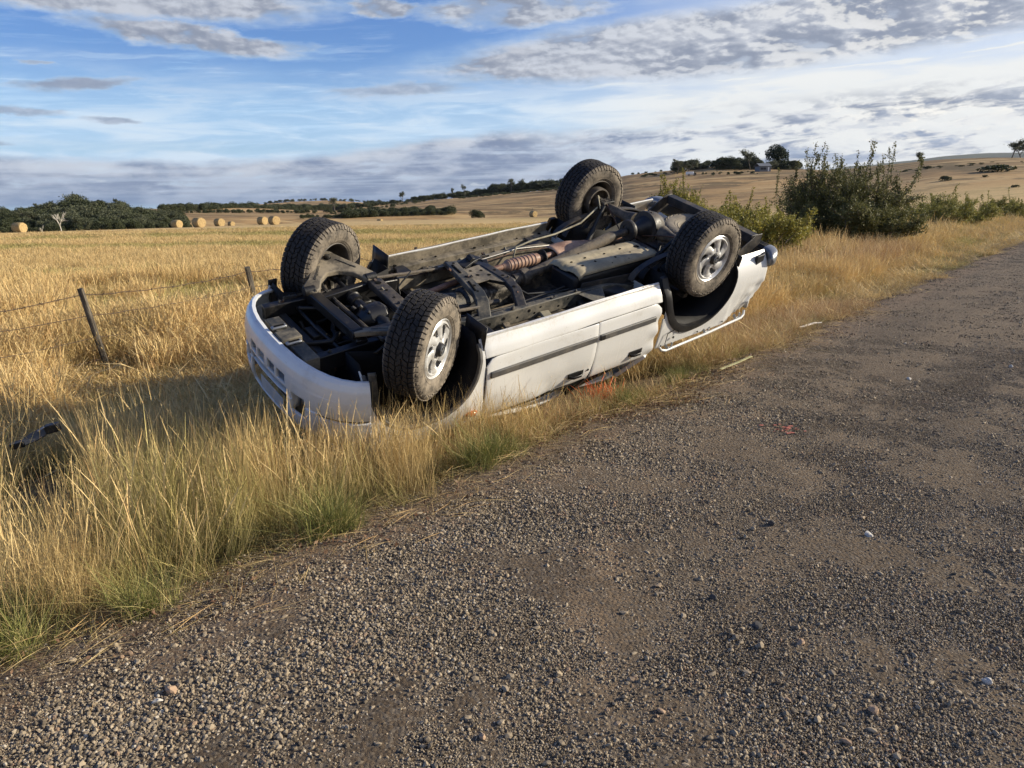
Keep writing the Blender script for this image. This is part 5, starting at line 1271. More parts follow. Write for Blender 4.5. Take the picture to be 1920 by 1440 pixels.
# ------------------------------------------------------------------ round hay bales
def m_hay(nt, b):
    P = coord(nt); x, y, z = xyz(nt, P); r = (x.sq()+z.sq())._m('SQRT')
    f_ = nz(nt, vec(nt, x*3.0, y*14.0, z*3.0), 4.0, 6, .7); ringn = nz(nt, vec(nt, r*16.0, x*1.2, z*1.2), 1.6, 6, .7)
    c = mix(nt, smooth(ringn*.5+f_*.5, .36, .64), (.30, .20, .085), (.66, .48, .24))
    return dict(color=c, bump=(ringn+f_, .8, .03))
M_hay = mat('baled_hay', m_hay, rough=.95, spec=.1)
M_net = mat('bale_side_hay', lambda nt, b: dict(color=mix(nt, smooth(nz(nt, coord(nt), 9, 6, .7), .35, .65), (.25, .18, .085), (.50, .37, .19)), bump=(nz(nt, coord(nt), 30, 5, .7), .8, .02)), rough=.95, spec=.1)
def bale_meshes():
    mb = MB(); rings = []
    for a, r in ((-.60, .52), (-.595, .56), (-.55, .60), (-.2, .615), (.2, .615), (.55, .60), (.595, .56), (.60, .52)):
        R = []
        for k in range(36):
            t = 2*math.pi*k/36; q = r*(1+.018*math.sin(3*t+1)+.012*math.sin(9*t+a*7)); zz = q*math.sin(t)
            if zz < -.56: zz = -.56+(zz+.56)*.25
            R.append((q*math.cos(t), a, zz))
        rings.append(R)
    mb.loft(rings); side = mb.mesh('rolled_hay', M_net, 60)
    mb = MB()
    for s_ in (-1, 1):
        N = 34; rings = []
        for i in range(N):        # the wound layers show as a shallow spiral on the flat end
            r = .545*i/(N-1)+.004; R = []
            for k in range(36):
                t = 2*math.pi*k/36; zz = r*math.sin(t); zz = max(zz, -.55)
                R.append((r*math.cos(t), s_*(.598+.010*math.sin((r*9+t/6.283)*6.283*1.4)*min(1, r*6)), zz))
            rings.append(R)
        mb.loft(rings, cap=False)
    return side, mb.mesh('bale_end', M_hay, 60)
B_SIDE, B_END = bale_meshes()
proto = None
def at_depth(px, py, depth):
    d = ray(px, py); k = depth/d.y; return d.x*k, d.y*k, CAMZ+d.z*k
for px, py, D_, sz, turn, lab in (
    (36, 426, 92, 1.0, 32, 'large round hay bale alone at the far left of the paddock, end facing the road'),
    (221, 417, 125, .78, 20, 'half sunken round hay bale in front of the dark wood'),
    (331, 417, 112, 1.0, 25, 'round hay bale just right of the dark wood, left of the pair'),
    (373, 420, 100, 1.05, 12, 'round hay bale nearest in the middle group, flat end towards the camera'),
    (411, 415, 116, 1.0, 10, 'round hay bale close behind the right shoulder of the nearest one of the middle group'),
    (433, 413, 150, .85, 10, 'small distant round hay bale right of the middle group'),
    (492, 414, 118, 1.0, 25, 'round hay bale on the left of the touching pair'),
    (514, 416, 112, 1.05, 5, 'round hay bale on the right of the touching pair above the front wheel'),
    (601, 411, 150, .8, 15, 'round hay bale low behind the top of the front wheel'),
    (712, 410, 165, .85, 60, 'pale round hay bale by the dark hedge at the foot of the hill'),
    (1000, 405, 160, 1.05, 15, 'round hay bale alone between the truck and the rear wheel, on the paddock rim')):
    x, y, _ = at_depth(px, py, D_); z = h1(x, y)+.55*sz; turn_ = 36-math.degrees(math.atan2(x, y))+(turn-18)*.5
    if proto is None:
        b_ = empty('hay_bale'); link_mesh('rolled_hay', B_SIDE, b_); link_mesh('bale_end', B_END, b_); proto = b_
        b_.location = (x, y, z); b_.rotation_euler = (0, 0, rad(turn_)); b_.scale = (sz,)*3; tag(b_, lab, 'hay bale', 'round hay bales left on the mown paddock')
    else:
        b_ = copy_thing(proto, (x, y, z), rad(turn_), sz, label=lab)

# ------------------------------------------------------------------ trees and shrubs
def folmat(name, c0, c1, tr=.15):
    def f(nt, b):
        oi = nt.nodes.new('ShaderNodeObjectInfo'); rnd = E(nt, oi.outputs['Random']); a = E(nt, attr(nt, 'shade'))
        return dict(color=mix(nt, (a*.8+rnd*.2).clamp(), c0, c1), translucent=tr)
    return mat(name, f, rough=.6, spec=.3)
F_dark = folmat('dark_bush_foliage', (.024, .034, .015), (.095, .105, .045))
F_gum = folmat('gum_foliage', (.045, .058, .032), (.15, .155, .085))
F_pine = folmat('pine_foliage', (.010, .022, .010), (.035, .055, .022))
F_haw = folmat('hawthorn_foliage', (.05, .058, .02), (.25, .235, .08), .24)
F_briar = folmat('briar_foliage', (.13, .135, .024), (.42, .36, .08), .3)
F_briar2 = folmat('olive_shrub_foliage', (.11, .115, .03), (.36, .33, .09), .28)
F_hips = mat('red_hips', base=(.35, .06, .02), rough=.5)
M_bark = mat('grey_bark', lambda nt, b: dict(color=mix(nt, nz(nt, coord(nt), 6, 5, .7), (.06, .05, .04), (.17, .145, .12))), rough=.95)
M_whitebark = mat('bleached_dead_wood', lambda nt, b: dict(color=mix(nt, nz(nt, coord(nt), 3, 5, .7), (.55, .50, .43), (.80, .76, .68))), rough=.9)
def leafcloud(name, m, pts, size, seed, stretch=1.0):
    """one small folded leaf spray on every point"""
    g = np.random.default_rng(seed); n = len(pts); pts = np.asarray(pts); a = g.normal(0, 1, (n, 3)); a /= np.linalg.norm(a, axis=1)[:, None]; b_ = g.normal(0, 1, (n, 3)); b_ -= a*(a*b_).sum(1)[:, None]; b_ /= np.linalg.norm(b_, axis=1)[:, None]
    s = size*g.uniform(.6, 1.4, n)[:, None]; v = np.stack([pts-a*s*stretch, pts+b_*s*.55, pts+a*s*stretch, pts-b_*s*.55], 1).reshape(-1, 3)
    me = bpy.data.meshes.new(name); me.vertices.add(4*n); me.vertices.foreach_set('co', v.astype(np.float32).ravel()); me.loops.add(4*n); me.loops.foreach_set('vertex_index', np.arange(4*n, dtype=np.int32)); me.polygons.add(n); me.polygons.foreach_set('loop_start', np.arange(n, dtype=np.int32)*4); me.update(calc_edges=True)
    me.materials.append(m); sh = np.repeat(np.clip(.5+.25*g.normal(0, 1, n), 0, 1), 4); q = me.attributes.new('shade', 'FLOAT', 'POINT'); q.data.foreach_set('value', sh.astype(np.float32)); return me
def limbs(g, base, top_fn, levels, r0, L0, spread, updraft=.25, curl=.25, n0=4):
    """recursive limbs; returns tube paths and the twig end points"""
    paths, ends = [], []
    def grow(p, d, L, r, lv):
        pts = [p]; q = p.copy(); dd = d.copy()
        for i in range(4):
            dd = (dd+Vector((g.gauss(0, curl), g.gauss(0, curl), g.gauss(0, curl)+updraft*.3))).normalized(); q = q+dd*(L/4); pts.append(q.copy())
        paths.append((pts, [r*(1-.11*i) for i in range(5)], lv))
        if lv == 0: ends.append((q, dd)); return
        for c in range(n0 if lv > 1 else n0+1):
            t = g.uniform(.4, 1.0); p0 = pts[min(3, int(t*4))].lerp(pts[min(4, int(t*4)+1)], t*4-int(t*4)) if t < 1 else pts[-1]
            nd = (dd+Vector((g.gauss(0, spread), g.gauss(0, spread), g.gauss(0, spread*.6)+updraft))).normalized(); grow(p0, nd, L*g.uniform(.5, .75), r*.55, lv-1)
    for b0, d0 in base: grow(Vector(b0), Vector(d0).normalized(), L0, r0, levels)
    return paths, ends
def tube_mesh(name, m, paths, n=6):
    mb = MB()
    for pts, rs, lv in paths: mb.tube(pts, rs, max(4, n-2*(2-min(2, lv))))
    return mb.mesh(name, m, 60)
def gum_kind(seed, H, m=F_gum, leaf=.16, per=80, clump=.7, dead=False, bark=None, n0=3, rk=1.0):
    g = random.Random(seed); paths, ends = limbs(g, [((0, 0, -.3), (g.uniform(-.15, .15), g.uniform(-.1, .1), 1))], None, 3, H*.030*rk, H*.42, .55, .28, .16, n0)
    trunk = tube_mesh('trunk', bark or M_bark, paths, 8); pts = []
    if not dead:
        rn = np.random.default_rng(seed)
        for q, d in ends:
            if g.random() < .2: continue
            c = np.array(q)+np.array(d)*clump*.3; pts.append(c+rn.normal(0, 1, (per, 3))*np.array([clump, clump, clump*.55])*rn.uniform(.35, 1))
        crown = leafcloud('crown', m, np.concatenate(pts), leaf, seed)
        return trunk, crown
    return trunk, None
def dome_kind(seed, H, Wd, m=F_dark, leaf=.2, n=2600, lumps=9, flat=.9):
    rn = np.random.default_rng(seed); P = []
    for i in range(lumps):
        t = rn.uniform(0, 6.28); r = rn.uniform(0, .62)*Wd/2; h = H*rn.uniform(.45, .80)*(1-.35*(r/(Wd/2))); c = np.array([r*math.cos(t), r*math.sin(t), h]); k = n//lumps
        v = rn.normal(0, 1, (k, 3)); v /= np.linalg.norm(v, axis=1)[:, None]; v *= rn.uniform(.72, 1.05, k)[:, None]; sc_ = np.array([Wd*.27, Wd*.27, H*.25*flat])*rn.uniform(.7, 1.15); P.append(c+v*sc_)
    k = n//5; v = rn.normal(0, 1, (k, 3)); v /= np.linalg.norm(v, axis=1)[:, None]; P.append(np.array([0, 0, H*.32])+v*np.array([Wd*.42, Wd*.42, H*.3]))
    P = np.concatenate(P); P = P[P[:, 2] > .02*H]; crown = leafcloud('crown', m, P, leaf, seed)
    g = random.Random(seed); paths, _ = limbs(g, [((0, 0, -.3), (.05, 0, 1))], None, 1, H*.045, H*.5, .5, .3, .1, 4); return tube_mesh('trunk', M_bark, paths, 6), crown
K_GUM = [gum_kind(400+i, 7.5, per=70, leaf=.17, clump=.75) for i in range(4)]
K_SPARSE = [gum_kind(420+i, 7.5, per=26, leaf=.17, clump=.60) for i in range(2)]
K_DEAD = [gum_kind(440+i, 7.5, dead=True, bark=M_bark) for i in range(3)]
K_DOME = [dome_kind(460+i, 5.5, 6.5) for i in range(5)]
K_PINE = [dome_kind(480, 11, 9, F_pine, .26, 3600, 16, .55)]
K_LOW = [dome_kind(500+i, 1.5, 4.0, F_dark, .16, 900, 5) for i in range(3)]
def tree(name, kind, px, py, D_, h_px, H0, lab, cat, grp=None, rz=None, sxy=1.0, sink=.15):
    """stand a tree of the given kind on the terrain at depth D_, h_px tall in the wide photograph"""
    H0 = max(v.co.z for me in kind if me is not None for v in me.vertices)
    x, y, _ = at_depth(px, py, D_); z = h1(x, y)-sink; s = h_px*D_/FPX/H0; root = empty(name, (x, y, z)); root.rotation_euler = (0, 0, random.random()*6.28 if rz is None else rz); root.scale = (s*sxy, s*sxy, s)
    link_mesh('trunk', kind[0], root)
    if kind[1] is not None: link_mesh('crown', kind[1], root)
    return tag(root, lab, cat, grp)
# wood on the left: one mass of overlapping crowns
def crownobj(k, i):
    o = bpy.data.objects.new('crown_kind_%d' % i, k[1]); return o
wk = [crownobj(k, i) for i, k in enumerate(K_DOME)]+[crownobj(k, 5+i) for i, k in enumerate(K_GUM[:2])]
P_, S_, I_ = [], [], []
prof_x = [-250, 0, 40, 110, 150, 190, 230, 262, 300, 345]; prof_y = [372, 378, 380, 372, 362, 366, 372, 382, 388, 394]
for i in range(640):
    px = -250+595*random.random(); D_ = 112+abs(random.gauss(0, 1))*26+max(0, px-200)*.10
    t = (D_-112)/70; x, y, _ = at_depth(px, 400, D_); z = h1(x, y); topy = np.interp(px, prof_x, prof_y)
    H_ = (1.6+(yh(px)-topy)/FPX*D_)-z; H_ *= min(1.0, .42+.85*min(1, t*1.3))*random.uniform(.72, 1.0); s = max(.35, H_/5.5)
    P_.append((x, y, z-.3)); S_.append((s*random.uniform(.8, 1.1), s*random.uniform(.8, 1.1), s)); I_.append(random.choice((0, 1, 2, 3, 4, 0, 1, 2, 3, 4, 5, 6)))
scatter('woodland', wk, P_, [(0, 0, random.random()*6.28) for _ in P_], S_, I_)
tree('dead_gum', gum_kind(443, 7.5, dead=True, bark=M_whitebark, n0=4, rk=.6), 112, 417, 104, 41, 7.5, 'bare white gum tree standing in front of the dark wood', 'tree')
tree('dead_gum', gum_kind(447, 7.5, dead=True, bark=M_whitebark, rk=.5), 74, 400, 106, 20, 7.5, 'thin bleached dead gum at the left edge of the bare white one', 'tree')
for px, py, h, lab in ((52, 408, 36, 'grey gum tree poking above the wood left of the bare white tree'), (236, 412, 40, 'tall ragged gum at the right shoulder of the wooded rise'), (200, 412, 46, 'gum tree crowning the middle of the wooded rise'),
                       (262, 412, 34, 'dark gum tree near the right end of the wood'), (290, 414, 30, 'dark spreading gum last in line at the right end of the wood')):
    tree('gum_tree', K_GUM[int(px) % 4], px, py, 128, h, 7.5, lab, 'tree', 'gum trees rising above the dark wood')
# hedge and scrub lines: masses nobody could count
def scrub(name, rows, kinds, seed):
    g = random.Random(seed); P, S, I = [], [], []
    for (xa, ya, xb, yb, D0, D1, n, h0, h1__) in rows:
        for i in range(n):
            t = g.random(); px = xa+(xb-xa)*t; py = ya+(yb-ya)*t; D_ = (D0+(D1-D0)*t)*g.uniform(.97, 1.03); x, y, _ = at_depth(px, py, D_); z = h1(x, y); s = g.uniform(h0, h1__)*D_/FPX
            P.append((x, y, z-.1)); S.append((s*g.uniform(.9, 1.5), s*g.uniform(.9, 1.5), s)); I.append(g.randrange(len(kinds)))
    scatter(name, kinds, P, [(0, 0, g.random()*6.28) for _ in P], S, I)
def unit(k, H, i): 
    me = k[1].copy(); me.transform(Matrix.Scale(1/H, 4)); return bpy.data.objects.new('unit_kind_%d' % i, me)
uk = [unit(k, 5.5, i) for i, k in enumerate(K_DOME)]; gk = uk+[unit(k, 7.5, 10+i) for i, k in enumerate(K_GUM)]
scrub('hedge_scrub', [(645, 408, 852, 400, 200, 215, 130, 8, 17), (560, 410, 690, 408, 190, 205, 40, 5, 9)], uk, 1)
scrub('ridge_scrub', [(640, 384, 700, 384, 600, 640, 60, 7, 12), (700, 384, 780, 376, 640, 600, 40, 5, 10), (775, 376, 860, 368, 600, 540, 60, 7, 12), (850, 369, 935, 360, 540, 500, 90, 7, 13), (925, 360, 1062, 348, 500, 450, 190, 9, 20), (1180, 330, 1240, 324, 400, 400, 12, 3, 6)], gk, 2)
scrub('far_scrub', [(300, 398, 480, 394, 270, 400, 230, 7, 17), (470, 394, 640, 391, 380, 650, 260, 6, 13), (330, 402, 700, 398, 220, 380, 120, 4, 9), (560, 392, 700, 386, 600, 640, 110, 4, 9), (590, 378, 720, 377, 1250, 1250, 34, 3, 7), (480, 385, 600, 376, 1250, 1250, 40, 3, 7), (620, 398, 800, 384, 300, 450, 60, 3, 7)], gk, 3)
scrub('farm_shelter_belt', [(1262, 338, 1300, 334, 330, 335, 14, 12, 24), (1292, 332, 1350, 330, 350, 350, 34, 8, 16), (1345, 338, 1412, 336, 335, 335, 34, 10, 24), (1380, 336, 1425, 334, 325, 325, 14, 12, 26), (1290, 343, 1345, 340, 300, 300, 6, 4, 6), (1330, 352, 1420, 346, 285, 285, 14, 4, 8), (1440, 334, 1500, 330, 330, 330, 30, 10, 22)], gk, 4)
scrub('hill_scrub', [(860, 372, 1060, 358, 430, 400, 46, 2.5, 5), (1190, 345, 1250, 340, 330, 330, 9, 2, 4), (1700, 312, 1900, 300, 300, 300, 26, 2, 5), (1690, 335, 1920, 325, 200, 200, 20, 1.5, 3.5)], [unit(k, 1.5, 30+i) for i, k in enumerate(K_LOW)], 5)
# single trees one can tell apart
G2 = 'trees standing out on the hill skyline'
for kind, nm, px, py, D_, h, lab, sxy in (
    (K_GUM[0], 'gum_tree', 755, 372, 590, 21, 'round topped gum tree standing alone on the low middle ridge', .8), (K_SPARSE[0], 'gum_tree', 628, 396, 400, 27, 'spreading gum tree over the far scrub right of the front wheel', 1.0),
    (K_GUM[1], 'cypress_tree', 846, 366, 530, 20, 'thin dark spire of a tree on the middle ridge', .45), (K_SPARSE[1], 'gum_tree', 873, 364, 520, 24, 'slender gum tree right of the dark spire on the ridge', .6),
    (K_SPARSE[0], 'gum_tree', 958, 354, 470, 25, 'open crowned gum tree above the ridge scrub, left of the two', .8), (K_SPARSE[1], 'gum_tree', 981, 351, 470, 24, 'open crowned gum tree above the ridge scrub, right of the two', .8),
    (K_GUM[2], 'gum_tree', 1406, 333, 320, 40, 'pale grey gum tree behind the farm shed', .8), (K_GUM[3], 'gum_tree', 1288, 338, 320, 26, 'bushy gum tree at the left end of the farm shelter belt', 1.0), (K_GUM[0], 'gum_tree', 1270, 340, 318, 27, 'gum tree at the far left of the shelter belt, above the briar', .9),
    (K_DEAD[1], 'dead_gum', 1338, 313, 395, 18, 'left one of two bare dead trees on the hilltop', .9), (K_DEAD[2], 'dead_gum', 1345, 313, 395, 21, 'right one of two bare dead trees on the hilltop', .8),
    (K_GUM[1], 'gum_tree', 1719, 306, 320, 31, 'tall gum tree with a small crown alone on the right hilltop', .6), (K_GUM[2], 'gum_tree', 1895, 311, 240, 36, 'gum tree leaning at the right edge of the hilltop', .9), (K_GUM[3], 'gum_tree', 1912, 306, 250, 30, 'gum tree half cut off by the right edge of the view', 1.0)):
    tree(nm, kind, px, py, D_, h, 7.5, lab, 'tree', G2, sxy=sxy)
tree('pine_tree', K_PINE[0], 1455, 334, 330, 46, 11, 'big dark round headed pine beside the farm shed', 'tree')
tree('paddock_bush', K_DOME[1], 896, 402, 190, 21, 5.5, 'lone dark bush at the paddock rim below the hill', 'bush')
for px, py, D_, h, w_, lab in ((1740, 324, 200, 5, 1.6, 'low flat dark bush on the slope right of the hawthorn'), (1772, 341, 150, 10, .9, 'small dark rounded bush lower down the slope'), (1865, 331, 165, 13, 1.9, 'wide flat green bush on the slope under the leaning gum'), (1848, 334, 150, 5, .8, 'tiny dark bush in front of the wide flat green one'), (1905, 342, 120, 6, 1.0, 'tiny dark bush at the right edge of the slope'), (1800, 297, 315, 5, 2.0, 'dark bush lying on the crest of the right hill')):
    tree('hill_bush', K_LOW[px % 3], px, py, D_, h, 1.5, lab, 'bush', 'low bushes dotted over the right slope', sxy=w_, sink=.05)

# farm shed and parked caravan, far away on the hill
M_tin = mat('pale_tin', base=(.15, .16, .165), rough=.6); M_tinroof = mat('grey_tin_roof', base=(.14, .15, .16), rough=.6); M_dk = mat('dark_opening', base=(.02, .02, .02), rough=.8)
def shed(px, py, D_, w, d, h, rz, name, lab, cat):
    x, y, _ = at_depth(px, py, D_); r = empty(name, (x, y, h1(x, y)-.1)); r.rotation_euler = (0, 0, rz); tag(r, lab, cat)
    mb = MB(); mb.box(-w/2, w/2, -d/2, d/2, 0, h); mb.build('wall', M_tin, r)
    mb = MB(); mb.plate([(-d/2-.3, h), (0, h+1.1), (d/2+.3, h), (d/2+.3, h+.1), (0, h+1.2), (-d/2-.3, h+.1)], (-w/2-.3, 0, 0), (0, 1, 0), (0, 0, 1), w+.6); mb.build('roof', M_tinroof, r)
    mb = MB(); mb.box(w*.24, w*.36, -d/2-.02, -d/2+.02, .1, h*.85); mb.build('door', M_paint, r)
    for q in (-.3, -.05):
        mb = MB(); mb.box(w*q-.5, w*q+.5, -d/2-.02, -d/2+.02, h*.35, h*.75); mb.build('window', M_dk, r)
    return r
shed(1429, 338, 300, 4.4, 4.0, 1.9, .15, 'farm_shed', 'small pale farm shed with a grey roof beneath the big pine', 'shed')
x, y, _ = at_depth(1294, 340, 290); cv = empty('parked_trailer', (x, y, h1(x, y))); tag(cv, 'small white trailer parked below the shelter belt', 'trailer')
mb = MB(); mb.box(-1.5, 1.1, -.8, .8, .4, 1.5); mb.build('body', M_paint, cv, bevel=.15); mb = MB(); mb.box(1.15, 2.0, -.8, .8, .3, 1.1); mb.build('tray', M_frame, cv, bevel=.05)
for q in (-.7, 1.3):
    mb = MB(); mb.revolve([(-.85, .35), (-.65, .35)], c=(q, 0, .35), n=14, cap=True); mb.build('tyre', M_rubber, cv)
# thin pickets far off on the hill
for px, py, D_, h, lab in ((765, 392, 260, 14, 'thin steel picket standing at the foot of the middle hill'), (998, 386, 170, 16, 'thin picket rising behind the lone hay bale'), (1188, 368, 150, 24, 'thin picket on the brown slope right of the rear wheel'), (1249, 372, 140, 12, 'short thin picket left of the briar on the brown slope')):
    x, y, _ = at_depth(px, py, D_); o = MB(); o.tube([(0, 0, -.2), (0, 0, h*D_/FPX)], .035, 5); o = o.build('steel_picket', M_frame); o.location = (x, y, h1(x, y)); tag(o, lab, 'post', 'thin pickets on the far slopes')

# ---- the hawthorn and the briars beside the road
def shrub(name, x, y, H, Wd, m, nst, per, leaf, seed, lab, cat, shoots=10, lean=.0, grp=None, hips=0):
    g = random.Random(seed); rn = np.random.default_rng(seed); root = empty(name, (x, y, h1(x, y)-.05)); tag(root, lab, cat, grp); base = []
    for i in range(nst):
        t = 2*math.pi*i/nst+g.uniform(-.3, .3); tilt = g.uniform(.25, 1.25); base.append(((.12*Wd*math.cos(t)*g.random(), .12*Wd*math.sin(t)*g.random(), 0), (math.cos(t)*tilt*Wd/H*.62+lean, math.sin(t)*tilt*Wd/H*.62, 1)))
    paths, ends = limbs(g, base, None, 2, H*.011, H*.46, .55, .12, .20, 4); P = []
    for pts, rs, lv in paths:
        if lv <= 1:
            for _ in range(per if lv == 0 else per//2):
                t = g.random()*3.999; i = int(t); q = pts[i].lerp(pts[i+1], t-i); P.append(np.array(q)+rn.normal(0, .045*H/2.5, 3))
    for i in range(shoots):        # long upright leafy shoots above the crown
        q, d = g.choice(ends)
        if q.z < H*.5: continue
        L = H*g.uniform(.14, .34); dd = Vector((g.gauss(lean*.3, .18), g.gauss(0, .15), 1)).normalized(); pts = [q, q+dd*L*.33, q+dd*L*.66+Vector((g.gauss(0, .03), 0, 0)), q+dd*L]; paths.append((pts, [.011, .008, .006, .003], 0))
        for _ in range(int(per*1.2)): t = g.random()*2.999; k = int(t); P.append(np.array(pts[k].lerp(pts[k+1], t-k))+rn.normal(0, .032*H/3.5, 3))
    paths = [(pts, rs, lv) for pts, rs, lv in paths]; P = np.array(P); zmax = np.percentile(P[:, 2], 99.7); kz = H/zmax; kx = Wd/(np.percentile(P[:, 0], 98)-np.percentile(P[:, 0], 2))
    v = rn.normal(0, 1, (int(len(P)*.45), 3)); v /= np.linalg.norm(v, axis=1)[:, None]; v *= rn.uniform(.45, 1, len(v))[:, None]**.5; lump = np.array([[math.sin(3*math.atan2(q[1], q[0])+seed)*.12+1]*3 for q in v])
    P = np.concatenate([P*np.array([kx, kx, kz]), (v*lump*np.array([Wd*.42, Wd*.42, H*.30])+np.array([0, 0, H*.29]))]); kx_ = kx; kx = kz = 1.0
    P = P[rn.random(len(P)) < .95]; P = P*np.array([kx, kx, kz]); kx = kx_; kz = H/zmax; P = P[P[:, 2] > .03]; paths = [([Vector((p.x*kx, p.y*kx, p.z*kz)) for p in pts], rs, lv) for pts, rs, lv in paths]
    
    link_mesh('branches', tube_mesh('branches', M_bark, paths, 5), root); link_mesh('foliage', leafcloud('foliage', m, P, leaf, seed, 1.15), root)
    if hips: o = link_mesh('rose_hips', leafcloud('rose_hips', F_hips, P[rn.integers(0, len(P), hips)]+rn.normal(0, .03, (hips, 3)), leaf*.6, seed+1, .8), root)
    print(name, 'leaves', len(P), 'top', round(float(zmax), 2)); return root
x, y, _ = at_depth(1565, 440, 30); shrub('hawthorn_bush', x, y, 3.75, 4.4, F_haw, 24, 125, .033, 11, 'tall dark green hawthorn bush with upright leafy shoots beside the road', 'bush', 90, .06)
x, y, _ = at_depth(1620, 440, 28.5); shrub('hawthorn_bush', x, y, 2.0, 2.5, F_haw, 13, 110, .032, 14, 'smaller dense green bush growing into the right foot of the tall hawthorn', 'bush', 4, .10)
GB = 'yellow green briars along the verge'
for px, D_, H, Wd, lab, sd_ in ((1405, 21, 1.85, 2.6, 'yellow green briar just behind the rear bumper of the truck', 21), (1330, 24, 2.1, 2.6, 'yellow green briar left of the one behind the rear bumper', 22), (1268, 26, 2.75, 1.5, 'sparse arching briar at the left end of the thicket behind the wheels', 23), (1462, 25, 1.8, 1.8, 'reddish briar between the rear bumper and the tall hawthorn', 24)):
    x, y, _ = at_depth(px, 440, D_); shrub('briar_bush', x, y, H, Wd, F_briar, 13, 70, .030, sd_, lab, 'bush', 8, 0, GB, 160)
for px, D_, H, Wd, lab, m_, sd_ in ((1738, 46, 2.4, 3.6, 'olive green shrub on the verge right of the tall hawthorn', F_briar2, 31), (1800, 50, 2.2, 3.2, 'olive green shrub with thin twigs nearer the right edge of the verge', F_briar2, 32), (1890, 64, 2.4, 4.2, 'olive shrub at the far right end of the verge', F_briar2, 33), (1693, 40, 1.3, 2.0, 'low straggly olive shrub touching the hawthorn on its right', F_briar2, 34)):
    x, y, _ = at_depth(px, 410, D_); shrub('verge_shrub', x, y, H, Wd, m_, 14, 70, .040, sd_, lab, 'bush', 10, 0, 'shrubs along the verge beyond the hawthorn')

# ------------------------------------------------------------------ small things on the ground
M_oran = mat('orange_marking_paint', base=(.85, .20, .05), rough=.5)
M_yell = mat('faded_yellow_plastic', dusty((.42, .40, .17), (.36, .31, .18), .5, .8), rough=.6)
def px_ground(px, py, z=0.0):
    d = ray(px, py); k = (z-CAMZ)/d.z; return Vector((d.x*k, d.y*k, z))
A, B_ = px_ground(1350, 696), px_ground(1408, 674)
mb = MB(); m_ = (A+B_)/2; mb.path([A-m_+Vector((0, 0, .02)), Vector((0, 0, .022)), B_-m_+Vector((0, 0, .035))], .035, .006); o = mb.build('plastic_strip', M_yell, bevel=.002); o.location = m_; tag(o, 'faded yellow plastic strip lying on the gravel edge behind the truck', 'plastic strip')
A, B_ = px_ground(1498, 617), px_ground(1540, 609)
mb = MB(); m_ = (A+B_)/2; mb.tube([A-m_+Vector((0, 0, .02)), (A-m_)*.4+Vector((0, .03, .02)), (B_-m_)*.5+Vector((0, .05, .03)), B_-m_+Vector((0, 0, .03))], [.012, .016, .014, .008], 8); o = mb.build('dry_stick', M_whitebark, smooth_angle=60); o.location = m_; tag(o, 'pale dry stick on the gravel edge beyond the truck', 'stick')
# orange paint daubed on grass stems
def daub(px, py, z, n, r, hgt, lab, seed):
    g = random.Random(seed); c = px_ground(px, py, z); mb = MB()
    for i in range(n):
        x0, y0 = g.gauss(0, r), g.gauss(0, r*.6); L = g.uniform(.4, 1)*hgt; dx, dy = g.gauss(0, .35)*L, g.gauss(0, .35)*L; z0 = g.uniform(0, hgt*.6)
        mb.path([(x0, y0, z0), (x0+dx*.5, y0+dy*.5, z0+L*.6), (x0+dx, y0+dy, z0+L)], [.006, .005, .003], .0015, (dy+.01, -dx, .1))
    o = mb.build('painted_grass', M_oran, smooth_angle=0); o.location = (c.x, c.y, max(0, h1(c.x, c.y)) if s_of(c.x, c.y) < 0 else h1(c.x, c.y)); tag(o, lab, 'paint mark', kind=None); o['kind'] = 'stuff'; return o
daub(1128, 742, .0, 95, .07, .19, 'bright orange spray paint on grass stems by the rear door', 1)
daub(1432, 612, -.10, 40, .10, .07, 'red orange paint mark on low grass behind the truck', 2)
mb = MB(); g = random.Random(5)
for i in range(26):
    a_ = g.random()*6.28; x0, y0 = g.gauss(0, .07), g.gauss(0, .06); r = g.uniform(.006, .02)
    mb.add([(x0+r*math.cos(t+a_)*g.uniform(.6, 1.2), y0+r*math.sin(t+a_)*g.uniform(.4, 1), .011) for t in (0, 1, 2, 3, 4, 5)], [(0, 1, 2, 3, 4, 5)])
o = mb.build('paint_spatter', mat('faded_red_paint', base=(.50, .14, .10), rough=.8), smooth_angle=0); c = px_ground(1470, 808); o.location = (c.x, c.y, float(road_h(s_of(c.x, c.y), 0))+.002); tag(o, 'faded red paint spatter on the gravel road', 'paint mark'); o['kind'] = 'stuff'
# broken bumper piece in the grass at the left
pc = Vector((PCX, PCY, .14)); piece = empty('broken_trim_piece', (pc.x, pc.y, pc.z+.0)); tag(piece, 'broken grey and black plastic trim piece half hidden in the long grass at left', 'car part')
piece.rotation_euler = (rad(8), rad(-12), rad(12)); piece.scale = (.68,)*3
mb = MB(); mb.path([(-.13, -.03, -.02), (-.05, -.01, .0), (.04, .02, .02), (.09, .03, .03)], [.07, .10, .10, .08], .02, (0, -1, .8)); mb.build('trim_shell', M_grey, piece, bevel=.005)
mb = MB(); mb.box(-.26, -.13, -.05, .03, -.06, .0); mb.build('black_bracket', M_black, piece, bevel=.005)
mb = MB(); mb.box(.09, .22, -.03, .05, .0, .085); mb.build('black_housing', M_black, piece, bevel=.008)
mb = MB(); mb.path([(.03, -.03, .06), (.10, -.025, .085)], .02, .008, (0, -.6, 1)); mb.build('chrome_clip', M_chrome, piece, bevel=.002)
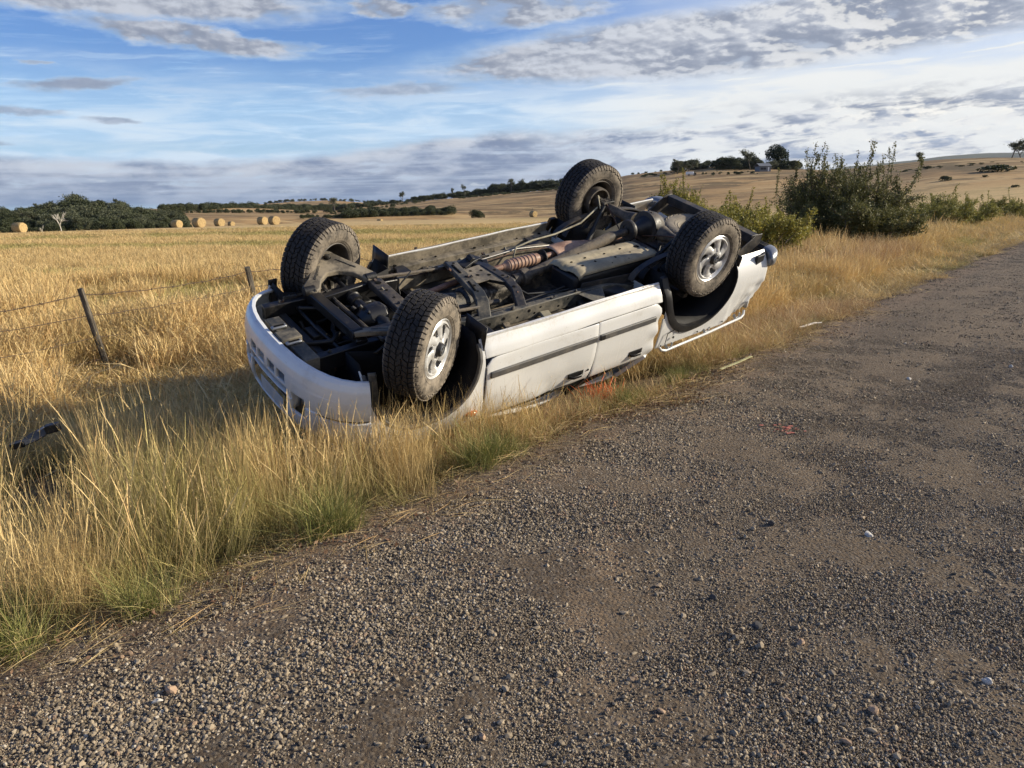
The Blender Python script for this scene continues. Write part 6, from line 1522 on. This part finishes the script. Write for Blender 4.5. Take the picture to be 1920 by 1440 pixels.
# dead leaves and bark blown against the edge of the grass
M_litter = folmat('dead_leaf_litter', (.07, .035, .022), (.26, .15, .085), .1)
n = 2600; a = np.concatenate([RNG.normal(2.6, .9, 1100), RNG.uniform(-3.2, 9, 1500)]); s = RNG.normal(.0, .13, n)+EDGE(a)*.6; x, y = P0[0]+NX*s+UX*a, P0[1]+NY*s+UY*a
me = leafcloud('leaf_litter', M_litter, np.stack([x, y, np.where(s < .12, .008, height(x, y)+.02)+RNG.uniform(0, .012, n)], 1), .011, 77, 1.2); o = link_mesh('leaf_litter', me); o['kind'] = 'stuff'
# single stones one can tell apart on the road
for i, (px, py, r, col, lab) in enumerate(((1628, 1011, .022, 0, 'pale stone on the open gravel right of the middle'), (1636, 1345, .020, 1, 'tan stone near the bottom right of the road'), (322, 1300, .020, 1, 'pinkish tan stone near the straw at the bottom left'), (1704, 712, .02, 0, 'small white stone far up the road'),
    (1895, 692, .022, 0, 'white stone at the right edge of the road'), (1500, 1215, .016, 1, 'small tan stone in the lower right gravel'), (1337, 1125, .018, 2, 'dark stone in the middle of the road'), (1420, 1180, .018, 2, 'dark wedge shaped stone right of the middle'),
    (1027, 1040, .016, 2, 'dark stone below the bare dirt patch'), (295, 1320, .016, 0, 'cream pebble at the bottom left'), (905, 1385, .015, 1, 'tan pebble near the bottom centre'), (1445, 985, .02, 2, 'dark flat stone ahead of the pale stone'), (1240, 1340, .015, 1, 'brown pebble below the centre of the road'), (1850, 1290, .018, 0, 'grey white stone near the lower right corner'))):
    me = stones('road_stone', 1, .0, r, r, 700+i, 2); me = me.data; c = px_ground(px, py, .0); o = link_mesh('road_stone', me); me.materials.clear()
    me.materials.append([mat('pale_stone', base=(.50, .47, .42), rough=.85), mat('tan_stone', base=(.40, .27, .17), rough=.85), mat('dark_stone', base=(.06, .055, .05), rough=.8)][col] if False else bpy.data.materials.get(('pale_stone', 'tan_stone', 'dark_stone')[col]) or mat(('pale_stone', 'tan_stone', 'dark_stone')[col], base=((.50, .47, .42), (.40, .27, .17), (.06, .055, .05))[col], rough=.85))
    o.location = (c.x, c.y, float(road_h(s_of(c.x, c.y), 0))+.002); tag(o, lab, 'stone', 'loose stones lying on the gravel road')
# ------------------------------------------------------------------ thin air between here and the far mountain
hm = bpy.data.materials.new('thin_haze'); hm.use_nodes = True; nt_ = hm.node_tree; nt_.nodes.clear()
ho = nt_.nodes.new('ShaderNodeOutputMaterial'); hv = nt_.nodes.new('ShaderNodeVolumePrincipled')
hv.inputs['Color'].default_value = (.80, .88, 1, 1); hv.inputs['Density'].default_value = 0.000025; hv.inputs['Anisotropy'].default_value = 0.1
nt_.links.new(hv.outputs[0], ho.inputs['Volume'])
mb = MB(); mb.box(-11000, 11000, -11000, 11000, -120, 760)
o = mb.build('haze', hm, smooth_angle=0); o['kind'] = 'stuff'
